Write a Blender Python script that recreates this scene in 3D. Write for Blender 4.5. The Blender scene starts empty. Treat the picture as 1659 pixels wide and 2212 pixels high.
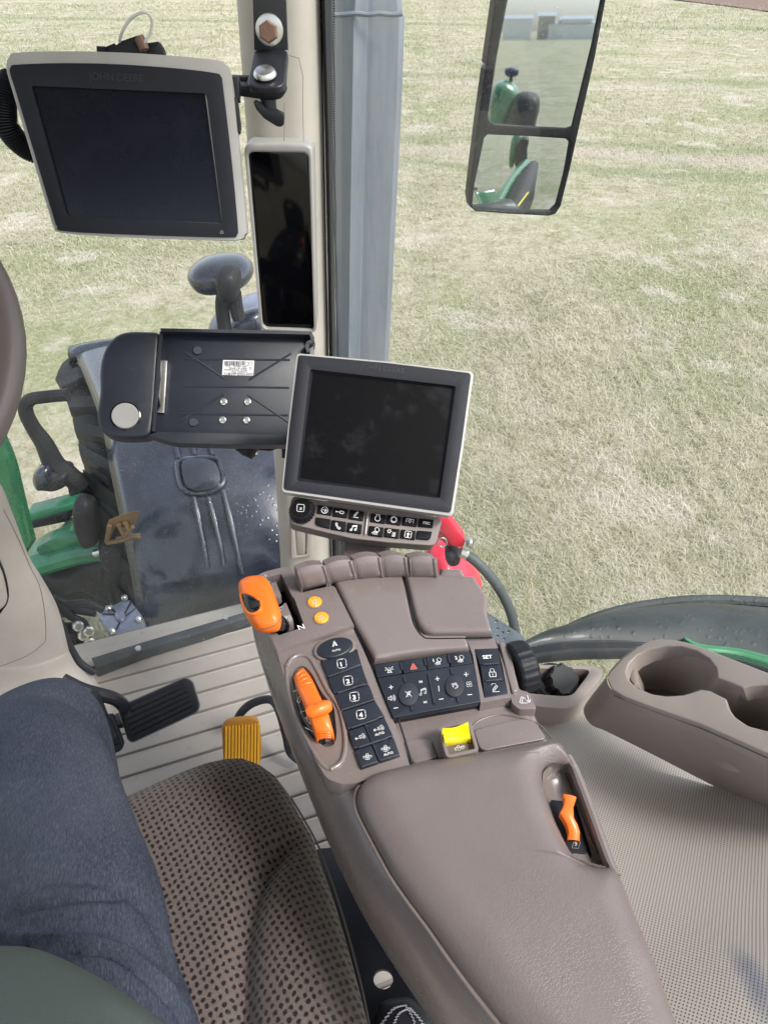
import bpy, bmesh, math, random
import numpy as np
from mathutils import Vector as V, Matrix
from mathutils.bvhtree import BVHTree
random.seed(7); np.random.seed(7)
R = math.radians
C = bpy.context.scene.collection
SC = bpy.context.scene

# ------------------------------------------------------------------ camera, world, sun, exposure
CZ = 2.75            # camera height above the field
PITCH = 39.0; F = 1500.0; W0 = 1659.0; H0 = 2212.0
cd = bpy.data.cameras.new('camera'); cam = bpy.data.objects.new('camera', cd); C.objects.link(cam)
cam.location = (0, 0, CZ); cam.rotation_euler = (R(90-PITCH), 0, 0)
cd.sensor_fit = 'VERTICAL'; cd.sensor_height = 36; cd.lens = F/H0*36
cd.clip_start = 0.02; cd.clip_end = 2000
SC.camera = cam
SUN_EL, SUN_AZ = 52, 118          # azimuth of the sun, degrees clockwise from +Y
w = bpy.data.worlds.new('World'); SC.world = w; w.use_nodes = True
nt = w.node_tree; nt.nodes.clear()
sky = nt.nodes.new('ShaderNodeTexSky'); sky.sky_type = 'NISHITA'; sky.sun_disc = False
sky.sun_elevation = R(SUN_EL); sky.sun_rotation = R(SUN_AZ); sky.dust_density = 2.5; sky.air_density = 1.0
hs = nt.nodes.new('ShaderNodeHueSaturation'); hs.inputs['Saturation'].default_value = 0.38
bg = nt.nodes.new('ShaderNodeBackground'); bg.inputs['Strength'].default_value = 0.14
wo = nt.nodes.new('ShaderNodeOutputWorld')
nt.links.new(sky.outputs[0], hs.inputs['Color']); nt.links.new(hs.outputs[0], bg.inputs['Color']); nt.links.new(bg.outputs[0], wo.inputs[0])
sl = bpy.data.lights.new('sun', 'SUN'); sl.energy = 1.5; sl.angle = R(13); sl.color = (1, .96, .9)
so = bpy.data.objects.new('sun', sl); C.objects.link(so)
sd = V((math.sin(R(SUN_AZ))*math.cos(R(SUN_EL)), math.cos(R(SUN_AZ))*math.cos(R(SUN_EL)), math.sin(R(SUN_EL))))
so.rotation_euler = sd.to_track_quat('Z', 'Y').to_euler(); so.location = (0, 0, 8)
SC.view_settings.view_transform = 'Standard'; SC.view_settings.look = 'None'
SC.view_settings.exposure = 1.28; SC.view_settings.gamma = 1
SC.render.resolution_x = 767; SC.render.resolution_y = 1024

# ------------------------------------------------------------------ measuring helpers
ct, st_ = math.cos(R(PITCH)), math.sin(R(PITCH))
CAM = V((0, 0, CZ))
def ray(x, y):
    dx, dy = x-W0/2, y-H0/2
    return V((dx, F*ct-dy*st_, -(F*st_+dy*ct)))
def project(p):
    q = p-CAM; f = q.y*ct-q.z*st_; d = -(q.y*st_+q.z*ct)
    return (W0/2+F*q.x/f, H0/2+F*d/f)
class Pl:
    def __init__(s, o, n): s.o = V(o); s.n = V(n).normalized()
    def pt(s, x, y, off=0):
        r = ray(x, y); o = s.o+s.n*off
        return CAM+r*((o-CAM).dot(s.n)/r.dot(s.n))
def Hd(drop): return Pl((0, 0, CZ-drop), (0, 0, 1))
def Vf(fwd): return Pl((0, fwd, 0), (0, -1, 0))
def P(x, y, drop): return Hd(drop).pt(x, y)
def Q(x, y, fwd): return Vf(fwd).pt(x, y)
def P3(a, b, c):
    n = (b-a).cross(c-a).normalized()
    if n.dot(CAM-a) < 0: n = -n
    return Pl(a, n)
# readings taken from enlarged pieces of the photograph, brought to one scale
def cv(ox, oy, s): return lambda pts: [(ox+s*x, oy+s*y) for x, y in pts]
c1 = cv(0, 0, .45); c2 = cv(497.7, 0, .5); c3 = cv(0, 531, .45); c4 = cv(0, 912.5, .45); c5 = cv(580.65, 730, .3)
c6 = cv(497.7, 1186, .4); d1 = cv(995.4, 1202.8, .4); d2 = cv(746.6, 1534.6, .4); d3 = cv(0, 1410, .45)
d4 = cv(995.4, 1534.6, .4); d5 = cv(746.6, 1360, .25); d6 = cv(613.8, 1061.8, .21)
def one(f, x, y): return f([(x, y)])[0]

def base(o):
    v = V((0, 0, 0))
    while o is not None: v += o.location; o = o.parent
    return v
def meta(o, label=None, cat=None, group=None, kind=None):
    if label: o['label'] = label
    if cat: o['category'] = cat
    if group: o['group'] = group
    if kind: o['kind'] = kind
    return o
def thing(name, label, cat, loc, group=None):
    o = bpy.data.objects.new(name, None); C.objects.link(o); o.location = loc; o.empty_display_size = .05
    return meta(o, label, cat, group)
def obj(name, bm, mat, par=None, ang=35, flat=False):
    bmesh.ops.remove_doubles(bm, verts=bm.verts, dist=1e-6)
    bmesh.ops.recalc_face_normals(bm, faces=bm.faces)
    for f in bm.faces: f.smooth = not flat
    for e in bm.edges:
        if len(e.link_faces) == 2:
            try: a = e.calc_face_angle()
            except Exception: a = 0
            e.smooth = a < R(ang)
    off = base(par) if par else None
    if off is None:
        cs = [v.co for v in bm.verts]
        off = V((sum(c.x for c in cs)/len(cs), sum(c.y for c in cs)/len(cs), min(c.z for c in cs)))
    bmesh.ops.translate(bm, verts=bm.verts, vec=-off)
    me = bpy.data.meshes.new(name); bm.to_mesh(me); bm.free()
    o = bpy.data.objects.new(name, me); C.objects.link(o)
    if mat: me.materials.append(mat)
    if par: o.parent = par
    else: o.location = off
    return o

def fillet(pts, r, seg=5):
    n = len(pts); out = []
    rs = r if isinstance(r, (list, tuple)) else [r]*n
    for i in range(n):
        a, b, c = pts[i-1], pts[i], pts[(i+1) % n]; rr = rs[i]
        if rr <= 0: out.append(b); continue
        ra = min(rr, (a-b).length*.48); rc = min(rr, (c-b).length*.48)
        p0 = b+(a-b).normalized()*ra; p1 = b+(c-b).normalized()*rc
        for k in range(seg+1):
            t = k/seg; out.append(p0*(1-t)**2+b*2*t*(1-t)+p1*t*t)
    return out
def crom(pts, n=6, closed=False):
    out = []; m = len(pts)
    for i in range(m if closed else m-1):
        if closed: a, b, c, d = pts[(i-1) % m], pts[i], pts[(i+1) % m], pts[(i+2) % m]
        else: a, b, c, d = pts[max(i-1, 0)], pts[i], pts[i+1], pts[min(i+2, m-1)]
        for k in range(n):
            t = k/n
            out.append(.5*((2*b)+(c-a)*t+(2*a-5*b+4*c-d)*t*t+(3*b-a-3*c+d)*t**3))
    if not closed: out.append(pts[-1])
    return out
def spx(pts, n=5, closed=True):
    return [(p.x, p.y) for p in crom([V((x, y, 0)) for x, y in pts], n, closed)]

def slab(name, px, pl, th, mat, par=None, bev=.0015, rc=0, top=0, seg=2, holes=(), hrc=0, smooth_px=False, side=None):
    """a plate whose upper outline is read at the plane, th thick"""
    if smooth_px: px = spx(px)
    loops = [fillet([pl.pt(x, y, top) for x, y in px], rc) if rc else [pl.pt(x, y, top) for x, y in px]]
    for h in holes:
        loops.append(fillet([pl.pt(x, y, top) for x, y in h], hrc) if hrc else [pl.pt(x, y, top) for x, y in h])
    bm = bmesh.new(); dn = -pl.n*th if side is None else side
    eds = []; tops = []; bots = []
    for L in loops:
        tv = [bm.verts.new(p) for p in L]; bv = [bm.verts.new(p+dn) for p in L]; n = len(L)
        for i in range(n):
            bm.faces.new((tv[i], tv[(i+1) % n], bv[(i+1) % n], bv[i]))
        tops.append(tv); bots.append(bv)
    te = [bm.edges.get((tv[i], tv[(i+1) % len(tv)])) for tv in tops for i in range(len(tv))]
    be = [bm.edges.get((tv[i], tv[(i+1) % len(tv)])) for tv in bots for i in range(len(tv))]
    if len(loops) == 1:
        bm.faces.new(tops[0]); bm.faces.new(bots[0][::-1])
    else:
        bmesh.ops.triangle_fill(bm, use_beauty=True, edges=te); bmesh.ops.triangle_fill(bm, use_beauty=True, edges=be)
    bmesh.ops.recalc_face_normals(bm, faces=bm.faces)
    if bev > 0:
        te = [e for e in te if e.is_valid]
        try: bmesh.ops.bevel(bm, geom=te, offset=bev, segments=seg, affect='EDGES', profile=.5, clamp_overlap=True)
        except Exception as ex: print('bevel', name, ex)
    return obj(name, bm, mat, par)

def grid_bm(rows, closed=False, caps=False):
    bm = bmesh.new(); vs = [[bm.verts.new(p) for p in r] for r in rows]
    for i in range(len(vs)-1):
        n = len(vs[i])
        for j in range(n if closed else n-1):
            k = (j+1) % n
            try: bm.faces.new((vs[i][j], vs[i][k], vs[i+1][k], vs[i+1][j]))
            except Exception: pass
    if caps and closed:
        bm.faces.new(vs[0][::-1]); bm.faces.new(vs[-1])
    return bm
def tube_bm(bm, pts, r, seg=10, smooth=4, closed=False, caps=True):
    rs = r if isinstance(r, (list, tuple)) else None
    if smooth:
        if rs: rr = [V((x, 0, 0)) for x in rs]; rs = [q.x for q in crom(rr, smooth, closed)]
        pts = crom(pts, smooth, closed)
    n = len(pts); up = None; rings = []
    for i, p in enumerate(pts):
        if closed: t = pts[(i+1) % n]-pts[i-1]
        else: t = pts[min(i+1, n-1)]-pts[max(i-1, 0)]
        t.normalize()
        if up is None:
            a = V((0, 0, 1)) if abs(t.z) < .9 else V((1, 0, 0)); up = (a-t*a.dot(t)).normalized()
        else: up = (up-t*up.dot(t)).normalized()
        s = t.cross(up); q = rs[i] if rs else r
        rings.append([bm.verts.new(p+(up*math.cos(2*math.pi*k/seg)+s*math.sin(2*math.pi*k/seg))*q) for k in range(seg)])
    m = n if closed else n-1
    for i in range(m):
        A, B = rings[i], rings[(i+1) % n]
        for k in range(seg): bm.faces.new((A[k], A[(k+1) % seg], B[(k+1) % seg], B[k]))
    if not closed and caps: bm.faces.new(rings[0][::-1]); bm.faces.new(rings[-1])
    return bm
def tube(name, pts, r, mat, par=None, **k): return obj(name, tube_bm(bmesh.new(), pts, r, **k), mat, par)
def lathe_bm(bm, c, ax, prof, seg=32, flute=0, fn=0, a0=None):
    ax = V(ax).normalized(); a = V((0, 0, 1)) if abs(ax.z) < .9 else V((1, 0, 0))
    u = (a-ax*a.dot(ax)).normalized(); v = ax.cross(u); rows = []
    for r, h in prof:
        row = []
        for k in range(seg):
            t = 2*math.pi*k/seg; q = r*(1-(flute if fn and (int(k*fn*2/seg) % 2) else 0)) if r > 0 else 0
            row.append(bm.verts.new(c+ax*h+(u*math.cos(t)+v*math.sin(t))*max(q, 1e-5)))
        rows.append(row)
    for i in range(len(rows)-1):
        for k in range(seg): bm.faces.new((rows[i][k], rows[i][(k+1) % seg], rows[i+1][(k+1) % seg], rows[i+1][k]))
    bm.faces.new(rows[0][::-1]); bm.faces.new(rows[-1])
    return bm
def lathe(name, c, ax, prof, mat, par=None, **k): return obj(name, lathe_bm(bmesh.new(), c, ax, prof, **k), mat, par)
def box_bm(bm, c, ux, uy, uz):
    vs = [bm.verts.new(c+ux*a+uy*b+uz*d) for a in (-1, 1) for b in (-1, 1) for d in (-1, 1)]
    for f in ((0, 1, 3, 2), (4, 6, 7, 5), (0, 4, 5, 1), (2, 3, 7, 6), (0, 2, 6, 4), (1, 5, 7, 3)): bm.faces.new([vs[i] for i in f])
    return bm

def puff(name, px, pl, h, r, mat, par=None, skirt=.02, ax=None, nr=44, nc=26, dz=None, rc=0, smooth_px=False):
    """a cushion-like plate: rounded shoulders of radius r, rising h over the plane"""
    if smooth_px: px = spx(px)
    pts = [pl.pt(x, y) for x, y in px]
    if rc: pts = fillet(pts, rc)
    n = pl.n
    wv = V(ax) if ax else V((0, 1, 0)); wv = (wv-n*wv.dot(n)).normalized(); uv = wv.cross(n)
    o = pts[0]; A = np.array([[(p-o).dot(uv), (p-o).dot(wv)] for p in pts]); B = np.roll(A, -1, 0)
    a0, a1 = A[:, 1].min(), A[:, 1].max(); e = (a1-a0)*1e-3
    rows = []; D = B-A; L2 = (D**2).sum(1)+1e-12
    for i in range(nr+1):
        t = .5-.5*math.cos(math.pi*i/nr); t = .55*t+.45*i/nr; y = a0+e+(a1-a0-2*e)*t
        xs = []
        for (x0, y0), (x1, y1) in zip(A, B):
            if (y0 <= y) != (y1 <= y): xs.append(x0+(y-y0)/(y1-y0)*(x1-x0))
        lo, hi = min(xs), max(xs); row = []
        for j in range(nc+1):
            s = .5-.5*math.cos(math.pi*j/nc); s = .7*s+.3*j/nc; x = lo+(hi-lo)*s
            q = np.array([x, y]); tt = np.clip(((q-A)*D).sum(1)/L2, 0, 1); d = np.sqrt((((A+D*tt[:, None])-q)**2).sum(1)).min()
            k = min(d/r, 1); z = h*math.sqrt(max(0, 1-(1-k)**2)); p = o+uv*x+wv*y
            if dz: z += dz(p)*min(1, d/(r*.6))
            row.append(p+n*z)
        rows.append(row)
    bm = bmesh.new(); vs = [[bm.verts.new(p) for p in rw] for rw in rows]
    for i in range(nr):
        for j in range(nc): bm.faces.new((vs[i][j], vs[i][j+1], vs[i+1][j+1], vs[i+1][j]))
    loop = vs[0][:]+[vs[i][nc] for i in range(1, nr+1)]+vs[nr][:nc][::-1]+[vs[i][0] for i in range(nr-1, 0, -1)]
    low = [bm.verts.new(v.co-n*skirt) for v in loop]; m = len(loop)
    for i in range(m): bm.faces.new((loop[i], loop[(i+1) % m], low[(i+1) % m], low[i]))
    return obj(name, bm, mat, par, ang=50)

def blob(name, px, pl, up, down, mat, par=None, pw=.6, n=14, smooth_px=True, shift=(0, 0)):
    """a rounded solid whose widest outline is px on the plane"""
    if smooth_px: px = spx(px, 4)
    L = [pl.pt(x, y) for x, y in px]; c = sum(L, V((0, 0, 0)))/len(L); rows = []
    for i in range(n+1):
        a = -math.pi/2+math.pi*i/n; s = max(math.cos(a), 1e-3)**pw; z = math.sin(a)
        hgt = up*z if z > 0 else down*z
        rows.append([c+(p-c)*s+pl.n*hgt for p in L])
    bm = grid_bm(rows, True, True)
    return obj(name, bm, mat, par, ang=80)

def bvh(o):
    m = o.data; off = base(o)
    return BVHTree.FromPolygons([v.co+off for v in m.vertices], [tuple(p.vertices) for p in m.polygons])
def cast(b, x, y):
    r = ray(x, y).normalized(); h = b.ray_cast(CAM, r)
    return (h[0], h[1]) if h[0] is not None else (None, None)
def drape(name, px, b, off, mat, par=None, n=14, smooth_px=True, bulge=0):
    """a thin patch lying on the surface of another shape"""
    if smooth_px: px = spx(px, 4)
    cx = sum(p[0] for p in px)/len(px); cy = sum(p[1] for p in px)/len(px); rows = []
    for i in range(n+1):
        t = 1-i/n*.999; row = []
        for x, y in px:
            h, nn = cast(b, cx+(x-cx)*t, cy+(y-cy)*t)
            if h is None: h = row[-1] if row else P(x, y, .6); nn = V((0, 0, 1))
            if nn.dot(CAM-h) < 0: nn = -nn
            row.append(h+nn*(off+bulge*(1-t*t)) if i else h-nn*.001)
        rows.append(row)
    return obj(name, grid_bm(rows, True), mat, par, ang=60)

def arc(cx, cy, r, a0=0, a1=360, n=16, ry=None):
    ry = ry or r
    return [(cx+r*math.cos(R(a0+(a1-a0)*i/n)), cy+ry*math.sin(R(a0+(a1-a0)*i/n))) for i in range(n+1)]
def strokes_bm(bm, lines, f, pl, wpx, off):
    for L in lines:
        pts = [pl.pt(*f(x, y), off) for x, y in L]
        sc = (pts[0]-CAM).length/F*wpx/2
        for a, b in zip(pts[:-1], pts[1:]):
            d = b-a
            if d.length < 1e-6: continue
            d.normalize(); s = d.cross(pl.n)*sc; e = d*sc*.6
            vs = [bm.verts.new(p) for p in (a-e+s, b+e+s, b+e-s, a-e-s)]; bm.faces.new(vs)
def icon(lines, cx, cy, size, pl, mat, par, ex=(1, 0), ey=(0, -1), w=2.2, off=.0005, name='symbol'):
    f = lambda x, y: (cx+size*(x*ex[0]+y*ey[0]), cy+size*(x*ex[1]+y*ey[1]))
    bm = bmesh.new(); strokes_bm(bm, lines, f, pl, w, off)
    return obj(name, bm, mat, par, flat=True)
def text(s, pl, A, B, mat, par, off=.0006, name='lettering', bold=.012, hs=1.0, ext=0, hpx=None):
    cu = bpy.data.curves.new('t', 'FONT'); cu.body = s; cu.size = 1; cu.offset = bold; cu.extrude = ext
    ob = bpy.data.objects.new('t', cu); C.objects.link(ob); bpy.context.view_layer.update()
    me = bpy.data.meshes.new_from_object(ob); bpy.data.objects.remove(ob)
    a = pl.pt(*A, off); b = pl.pt(*B, off); u = b-a; L = u.length; u.normalize(); v = pl.n.cross(u)
    xs = [q.co.x for q in me.vertices]; x0, x1 = min(xs), max(xs); k = L/(x1-x0)
    if hpx: k = hpx/.70*(a-CAM).length/F; a = a+u*(L-k*(x1-x0))/2
    bm = bmesh.new(); bm.from_mesh(me); bpy.data.meshes.remove(me)
    for q in bm.verts: q.co = a+u*((q.co.x-x0)*k)+v*(q.co.y*k*hs)+pl.n*(q.co.z*k)
    return obj(name, bm, mat, par, flat=True)

# ------------------------------------------------------------------ materials
class NT:
    def __init__(s, name):
        s.m = bpy.data.materials.new(name); s.m.use_nodes = True; s.t = s.m.node_tree; s.b = s.t.nodes['Principled BSDF']
        s.out = s.t.nodes['Material Output']; s.tc = s.t.nodes.new('ShaderNodeTexCoord')
    def n(s, typ, **kw):
        q = s.t.nodes.new(typ)
        for k, v in kw.items():
            if hasattr(q, k): setattr(q, k, v)
            else: q.inputs[k.replace('_', ' ')].default_value = v
        return q
    def l(s, a, b): s.t.links.new(a, b)
    def noise(s, scale, detail=4, rough=.55, src=None, dist=0):
        q = s.n('ShaderNodeTexNoise'); q.inputs['Scale'].default_value = scale; q.inputs['Detail'].default_value = detail
        q.inputs['Roughness'].default_value = rough; q.inputs['Distortion'].default_value = dist
        s.l(src or s.tc.outputs['Object'], q.inputs['Vector']); return q
    def ramp(s, src, stops):
        q = s.n('ShaderNodeValToRGB'); e = q.color_ramp.elements
        while len(e) < len(stops): e.new(.5)
        for i, (p, c) in enumerate(stops):
            e[i].position = p; e[i].color = (*c, 1) if len(c) == 3 else c
        s.l(src, q.inputs[0]); return q
    def mix(s, fac, a, b):
        q = s.n('ShaderNodeMix'); q.data_type = 'RGBA'
        if isinstance(fac, (int, float)): q.inputs[0].default_value = fac
        else: s.l(fac, q.inputs[0])
        for v, i in ((a, 6), (b, 7)):
            if isinstance(v, tuple): q.inputs[i].default_value = (*v, 1)
            else: s.l(v, q.inputs[i])
        return q.outputs[2]
    def math(s, op, a, b=None, c=None):
        q = s.n('ShaderNodeMath'); q.operation = op
        for i, v in enumerate((a, b, c)):
            if v is None: continue
            if isinstance(v, (int, float)): q.inputs[i].default_value = v
            else: s.l(v, q.inputs[i])
        return q.outputs[0]
    def bump(s, h, strength, dist=.001, prev=None):
        q = s.n('ShaderNodeBump'); q.inputs['Strength'].default_value = strength; q.inputs['Distance'].default_value = dist
        s.l(h, q.inputs['Height'])
        if prev: s.l(prev, q.inputs['Normal'])
        s.l(q.outputs[0], s.b.inputs['Normal']); return q.outputs[0]

def plastic(name, col, rough=.45, grain=.25, gs=900, var=.12, metal=0, coat=0, spec=.5, dirt=0, speck=0):
    m = NT(name); m.b.inputs['Metallic'].default_value = metal; m.b.inputs['Coat Weight'].default_value = coat
    m.b.inputs['Coat Roughness'].default_value = .15; m.b.inputs['Specular IOR Level'].default_value = spec
    a = m.noise(9, 5, .6); c = m.mix(m.ramp(a.outputs[0], [(.3, (0, 0, 0)), (.75, (1, 1, 1))]).outputs[0],
              tuple(x*(1-var) for x in col), tuple(min(1, x*(1+var)) for x in col))
    if dirt:
        dd = m.noise(60, 6, .7); dm = m.ramp(dd.outputs[0], [(.62, (0, 0, 0)), (.74, (dirt,)*3)])
        c = m.mix(dm.outputs[0], c, (.42, .4, .37))
    if speck:
        vv = m.n('ShaderNodeTexVoronoi'); vv.inputs['Scale'].default_value = 95; m.l(m.tc.outputs['Object'], vv.inputs['Vector'])
        sm_ = m.ramp(vv.outputs['Distance'], [(.035, (.5,)*3), (.06, (0, 0, 0))]); mk = m.ramp(m.noise(13, 4, .6).outputs[0], [(.5, (0, 0, 0)), (.62, (1, 1, 1))])
        c = m.mix(m.math('MULTIPLY', sm_.outputs[0], mk.outputs[0]), c, (.5, .48, .45))
        mp_ = m.n('ShaderNodeMapping'); mp_.inputs['Rotation'].default_value = (.3, .4, .9); mp_.inputs['Scale'].default_value = (4, 90, 90); m.l(m.tc.outputs['Object'], mp_.inputs[0])
        sc_ = m.ramp(m.noise(3, 2, .5, src=mp_.outputs[0]).outputs[0], [(.72, (0, 0, 0)), (.76, (.22,)*3)]); c = m.mix(sc_.outputs[0], c, (.4, .37, .35))
    m.l(c, m.b.inputs['Base Color'])
    rr = m.noise(35, 4); rv = m.n('ShaderNodeMapRange'); rv.inputs[3].default_value = max(.03, rough-.09); rv.inputs[4].default_value = rough+.09
    m.l(rr.outputs[0], rv.inputs[0]); m.l(rv.outputs[0], m.b.inputs['Roughness'])
    if grain: m.bump(m.noise(gs, 2).outputs[0], grain, .0006)
    return m.m
M = {}
M['beige'] = plastic('beige_plastic', (.44, .405, .365), .5, .3)
M['beige_light'] = plastic('light_beige_plastic', (.40, .365, .335), .42, .15)
M['taupe'] = plastic('taupe_plastic', (.168, .139, .134), .29, .3, 700, .09, coat=.2, speck=1)
M['taupe_matte'] = plastic('matte_taupe_plastic', (.165, .138, .13), .5, .3, 700, .06, spec=.3)
M['taupe_dark'] = plastic('dark_taupe_plastic', (.12, .1, .095), .4, .2, 700, .06)  # darker taupe for wheel rim, monitor stem, seams and recess floors
M['taupe_gloss'] = plastic('glossy_taupe_plastic', (.175, .145, .137), .2, .12, 700, .07, coat=.55, speck=1)
M['silver'] = plastic('silver_painted_plastic', (.33, .32, .31), .35, .1)
M['black'] = plastic('black_plastic', (.010, .011, .015), .45, .35, 800, .2, spec=.3)
M['black_soft'] = plastic('soft_black_rubber', (.022, .024, .034), .5, .5, 1100, .2)
M['tray'] = plastic('tray_plastic', (.014, .017, .028), .42, .4, 900, .25, dirt=.06)
M['button'] = plastic('button_rubber', (.013, .017, .027), .4, .2, 900, .2, dirt=.12)
M['key_black'] = plastic('satin_black_key', (.006, .006, .008), .6, .05, spec=.1)
M['pocket'] = plastic('mid_beige_plastic', (.27, .232, .21), .45, .3)
M['gloss_black'] = plastic('gloss_black', (.006, .006, .008), .14, 0)
M['bezel'] = plastic('bezel_plastic', (.009, .010, .016), .55, .4, 1100, .12, spec=.28)
M['orange'] = plastic('orange_plastic', (.82, .16, .012), .33, .12, 700, .04)
M['amber'] = plastic('amber_button', (.9, .36, .02), .35, .1)
M['yellow'] = plastic('yellow_plastic', (.85, .68, .01), .38, .15)
M['pedal_yellow'] = plastic('yellow_pedal_paint', (.95, .47, .03), .5, .3, 300, .1)
M['white'] = plastic('white_print', (.8, .8, .8), .5, 0)
M['grey_print'] = plastic('faded_print', (.35, .32, .3), .5, 0)
M['red_print'] = plastic('red_print', (.8, .2, .15), .5, 0)
M['red'] = plastic('red_paint', (.75, .02, .06), .3, .1, coat=.3)
M['green'] = plastic('green_paint', (.012, .17, .06), .28, .05, 300, .15, coat=.5)
M['pedal_groove'] = plastic('dark_amber_rubber', (.5, .22, .03), .6, .3, 300, .3)  # darker amber base beneath the yellow ribs
M['zinc'] = plastic('zinc_metal', (.6, .6, .6), .3, .3, 200, .2, metal=1)
M['rust'] = plastic('rusty_steel', (.2, .12, .09), .6, .8, 200, .5, metal=.5)
M['painted_steel'] = plastic('black_painted_steel', (.014, .015, .022), .35, .5, 600, .3)
M['rubber'] = plastic('black_rubber', (.012, .013, .018), .5, .5, 300, .2, spec=.25)
M['mirror_frame'] = plastic('dusty_black_frame', (.007, .007, .011), .5, .3, 300, .2, spec=.15, dirt=.3)
M['gasket'] = plastic('rubber_gasket', (.02, .022, .028), .55, .4, 300, .2)
M['label'] = plastic('paper_label', (.62, .6, .62), .5, 0)
M['tan'] = plastic('tan_zinc', (.17, .10, .045), .5, .3, 200, .3)
M['hose'] = plastic('rubber_hose', (.06, .07, .075), .6, .5, 200, .2, dirt=.3)
M['shirt'] = plastic('grey_green_cotton', (.10, .12, .11), .9, 1, 900, .07, spec=.1)
M['blue_steel'] = plastic('blue_grey_steel', (.1, .125, .15), .4, .3, 300, .3, dirt=.3)
M['frame_grey'] = plastic('dusty_dark_frame', (.06, .065, .068), .5, .4, 300, .4, dirt=.5)
M['shed_roof'] = plastic('pale_sheet_roof', (.45, .5, .56), .5, 0)
M['white_wire'] = plastic('white_wire', (.5, .5, .48), .5, 0)
M['ball_blue'] = plastic('dark_blue_cover', (.02, .04, .12), .5, 0)
M['shoe'] = plastic('brown_shoe_leather', (.06, .04, .03), .5, .4)

def leather():
    m = NT('embossed_leather'); m.b.inputs['Roughness'].default_value = .37
    n0 = m.noise(14, 4, .6)
    m.l(m.mix(n0.outputs[0], (.128, .104, .100), (.165, .137, .132)), m.b.inputs['Base Color'])
    wp = m.noise(30, 3); ad = m.n('ShaderNodeVectorMath'); ad.operation = 'MULTIPLY_ADD'
    m.l(wp.outputs['Color'], ad.inputs[0]); ad.inputs[1].default_value = (.012,)*3; m.l(m.tc.outputs['Object'], ad.inputs[2])
    v = m.n('ShaderNodeTexVoronoi'); v.feature = 'DISTANCE_TO_EDGE'; v.inputs['Scale'].default_value = 420; m.l(ad.outputs[0], v.inputs['Vector'])
    cr = m.ramp(v.outputs['Distance'], [(0, (0, 0, 0)), (.12, (1, 1, 1))])
    v2 = m.n('ShaderNodeTexNoise'); v2.inputs['Scale'].default_value = 300; m.l(ad.outputs[0], v2.inputs['Vector']); v2.inputs['Detail'].default_value = 3
    mk = m.ramp(m.noise(12, 3).outputs[0], [(.42, (.15,)*3), (.6, (1, 1, 1))])
    h = m.math('MULTIPLY', cr.outputs[0], mk.outputs[0]); h = m.math('ADD', h, v2.outputs[0])
    m.bump(h, .24, .0008); return m.m
M['leather'] = leather()

def screen(name, col, rough, smudge=.1, spec=.3, prints=1):
    m = NT(name); a = m.noise(22, 6, .6); f = m.ramp(a.outputs[0], [(.52, (0, 0, 0)), (.72, (smudge,)*3)])
    m.l(m.mix(f.outputs[0], col, (.3, .3, .33)), m.b.inputs['Base Color'])
    d = m.n('ShaderNodeTexVoronoi'); d.inputs['Scale'].default_value = 55; m.l(m.tc.outputs['Object'], d.inputs['Vector'])
    rr = m.ramp(d.outputs['Distance'], [(.18, (rough+.12*prints,)*3), (.3, (rough,)*3)]); m.l(rr.outputs[0], m.b.inputs['Roughness'])
    m.b.inputs['Specular IOR Level'].default_value = spec
    return m.m
M['screen'] = screen('dark_matte_screen', (.003, .003, .004), .42, .05, .06)
M['screen2'] = screen('dark_glossy_screen', (.004, .005, .012), .2, .012, .26, 0)
M['relief_light'] = plastic('relief_light_letter', (.026, .028, .038), .4, .1, spec=.3)  # flat letters tinted lighter in place of light catching bezel-coloured relief
M['screen3'] = screen('black_glass', (.002, .002, .003), .08, .0)

def fabric_spots():
    m = NT('spotted_seat_fabric'); m.b.inputs['Roughness'].default_value = .95; m.b.inputs['Specular IOR Level'].default_value = .1
    m.b.inputs['Sheen Weight'].default_value = .25
    mp = m.n('ShaderNodeMapping'); mp.inputs['Rotation'].default_value = (0, 0, R(52)); mp.inputs['Scale'].default_value = (1, .92, .02)
    wn = m.noise(90, 2); ad = m.n('ShaderNodeVectorMath'); ad.operation = 'MULTIPLY_ADD'
    m.l(wn.outputs['Color'], ad.inputs[0]); ad.inputs[1].default_value = (.005,)*3; m.l(m.tc.outputs['Object'], ad.inputs[2])
    m.l(ad.outputs[0], mp.inputs[0])
    v = m.n('ShaderNodeTexVoronoi'); v.voronoi_dimensions = '2D'; v.inputs['Scale'].default_value = 138; v.inputs['Randomness'].default_value = .14; m.l(mp.outputs[0], v.inputs['Vector'])
    fz = m.noise(700, 3); dd = m.math('MULTIPLY_ADD', fz.outputs[0], .48, v.outputs['Distance'])
    k = m.ramp(dd, [(.49, (1, 1, 1)), (.58, (0, 0, 0))])
    halo = m.ramp(v.outputs['Distance'], [(.35, (1, 1, 1)), (.6, (0, 0, 0))])
    b = m.mix(m.noise(420, 4, .7).outputs[0], (.075, .057, .051), (.245, .195, .175))
    b = m.mix(m.math('MULTIPLY', halo.outputs[0], .22), b, (.1, .08, .075))
    m.l(m.mix(k.outputs[0], b, (.018, .013, .015)), m.b.inputs['Base Color'])
    h = m.math('SUBTRACT', m.noise(900, 3).outputs[0], m.math('MULTIPLY', k.outputs[0], .9)); m.bump(h, .8, .0015)
    return m.m
M['seat'] = fabric_spots()
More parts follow.
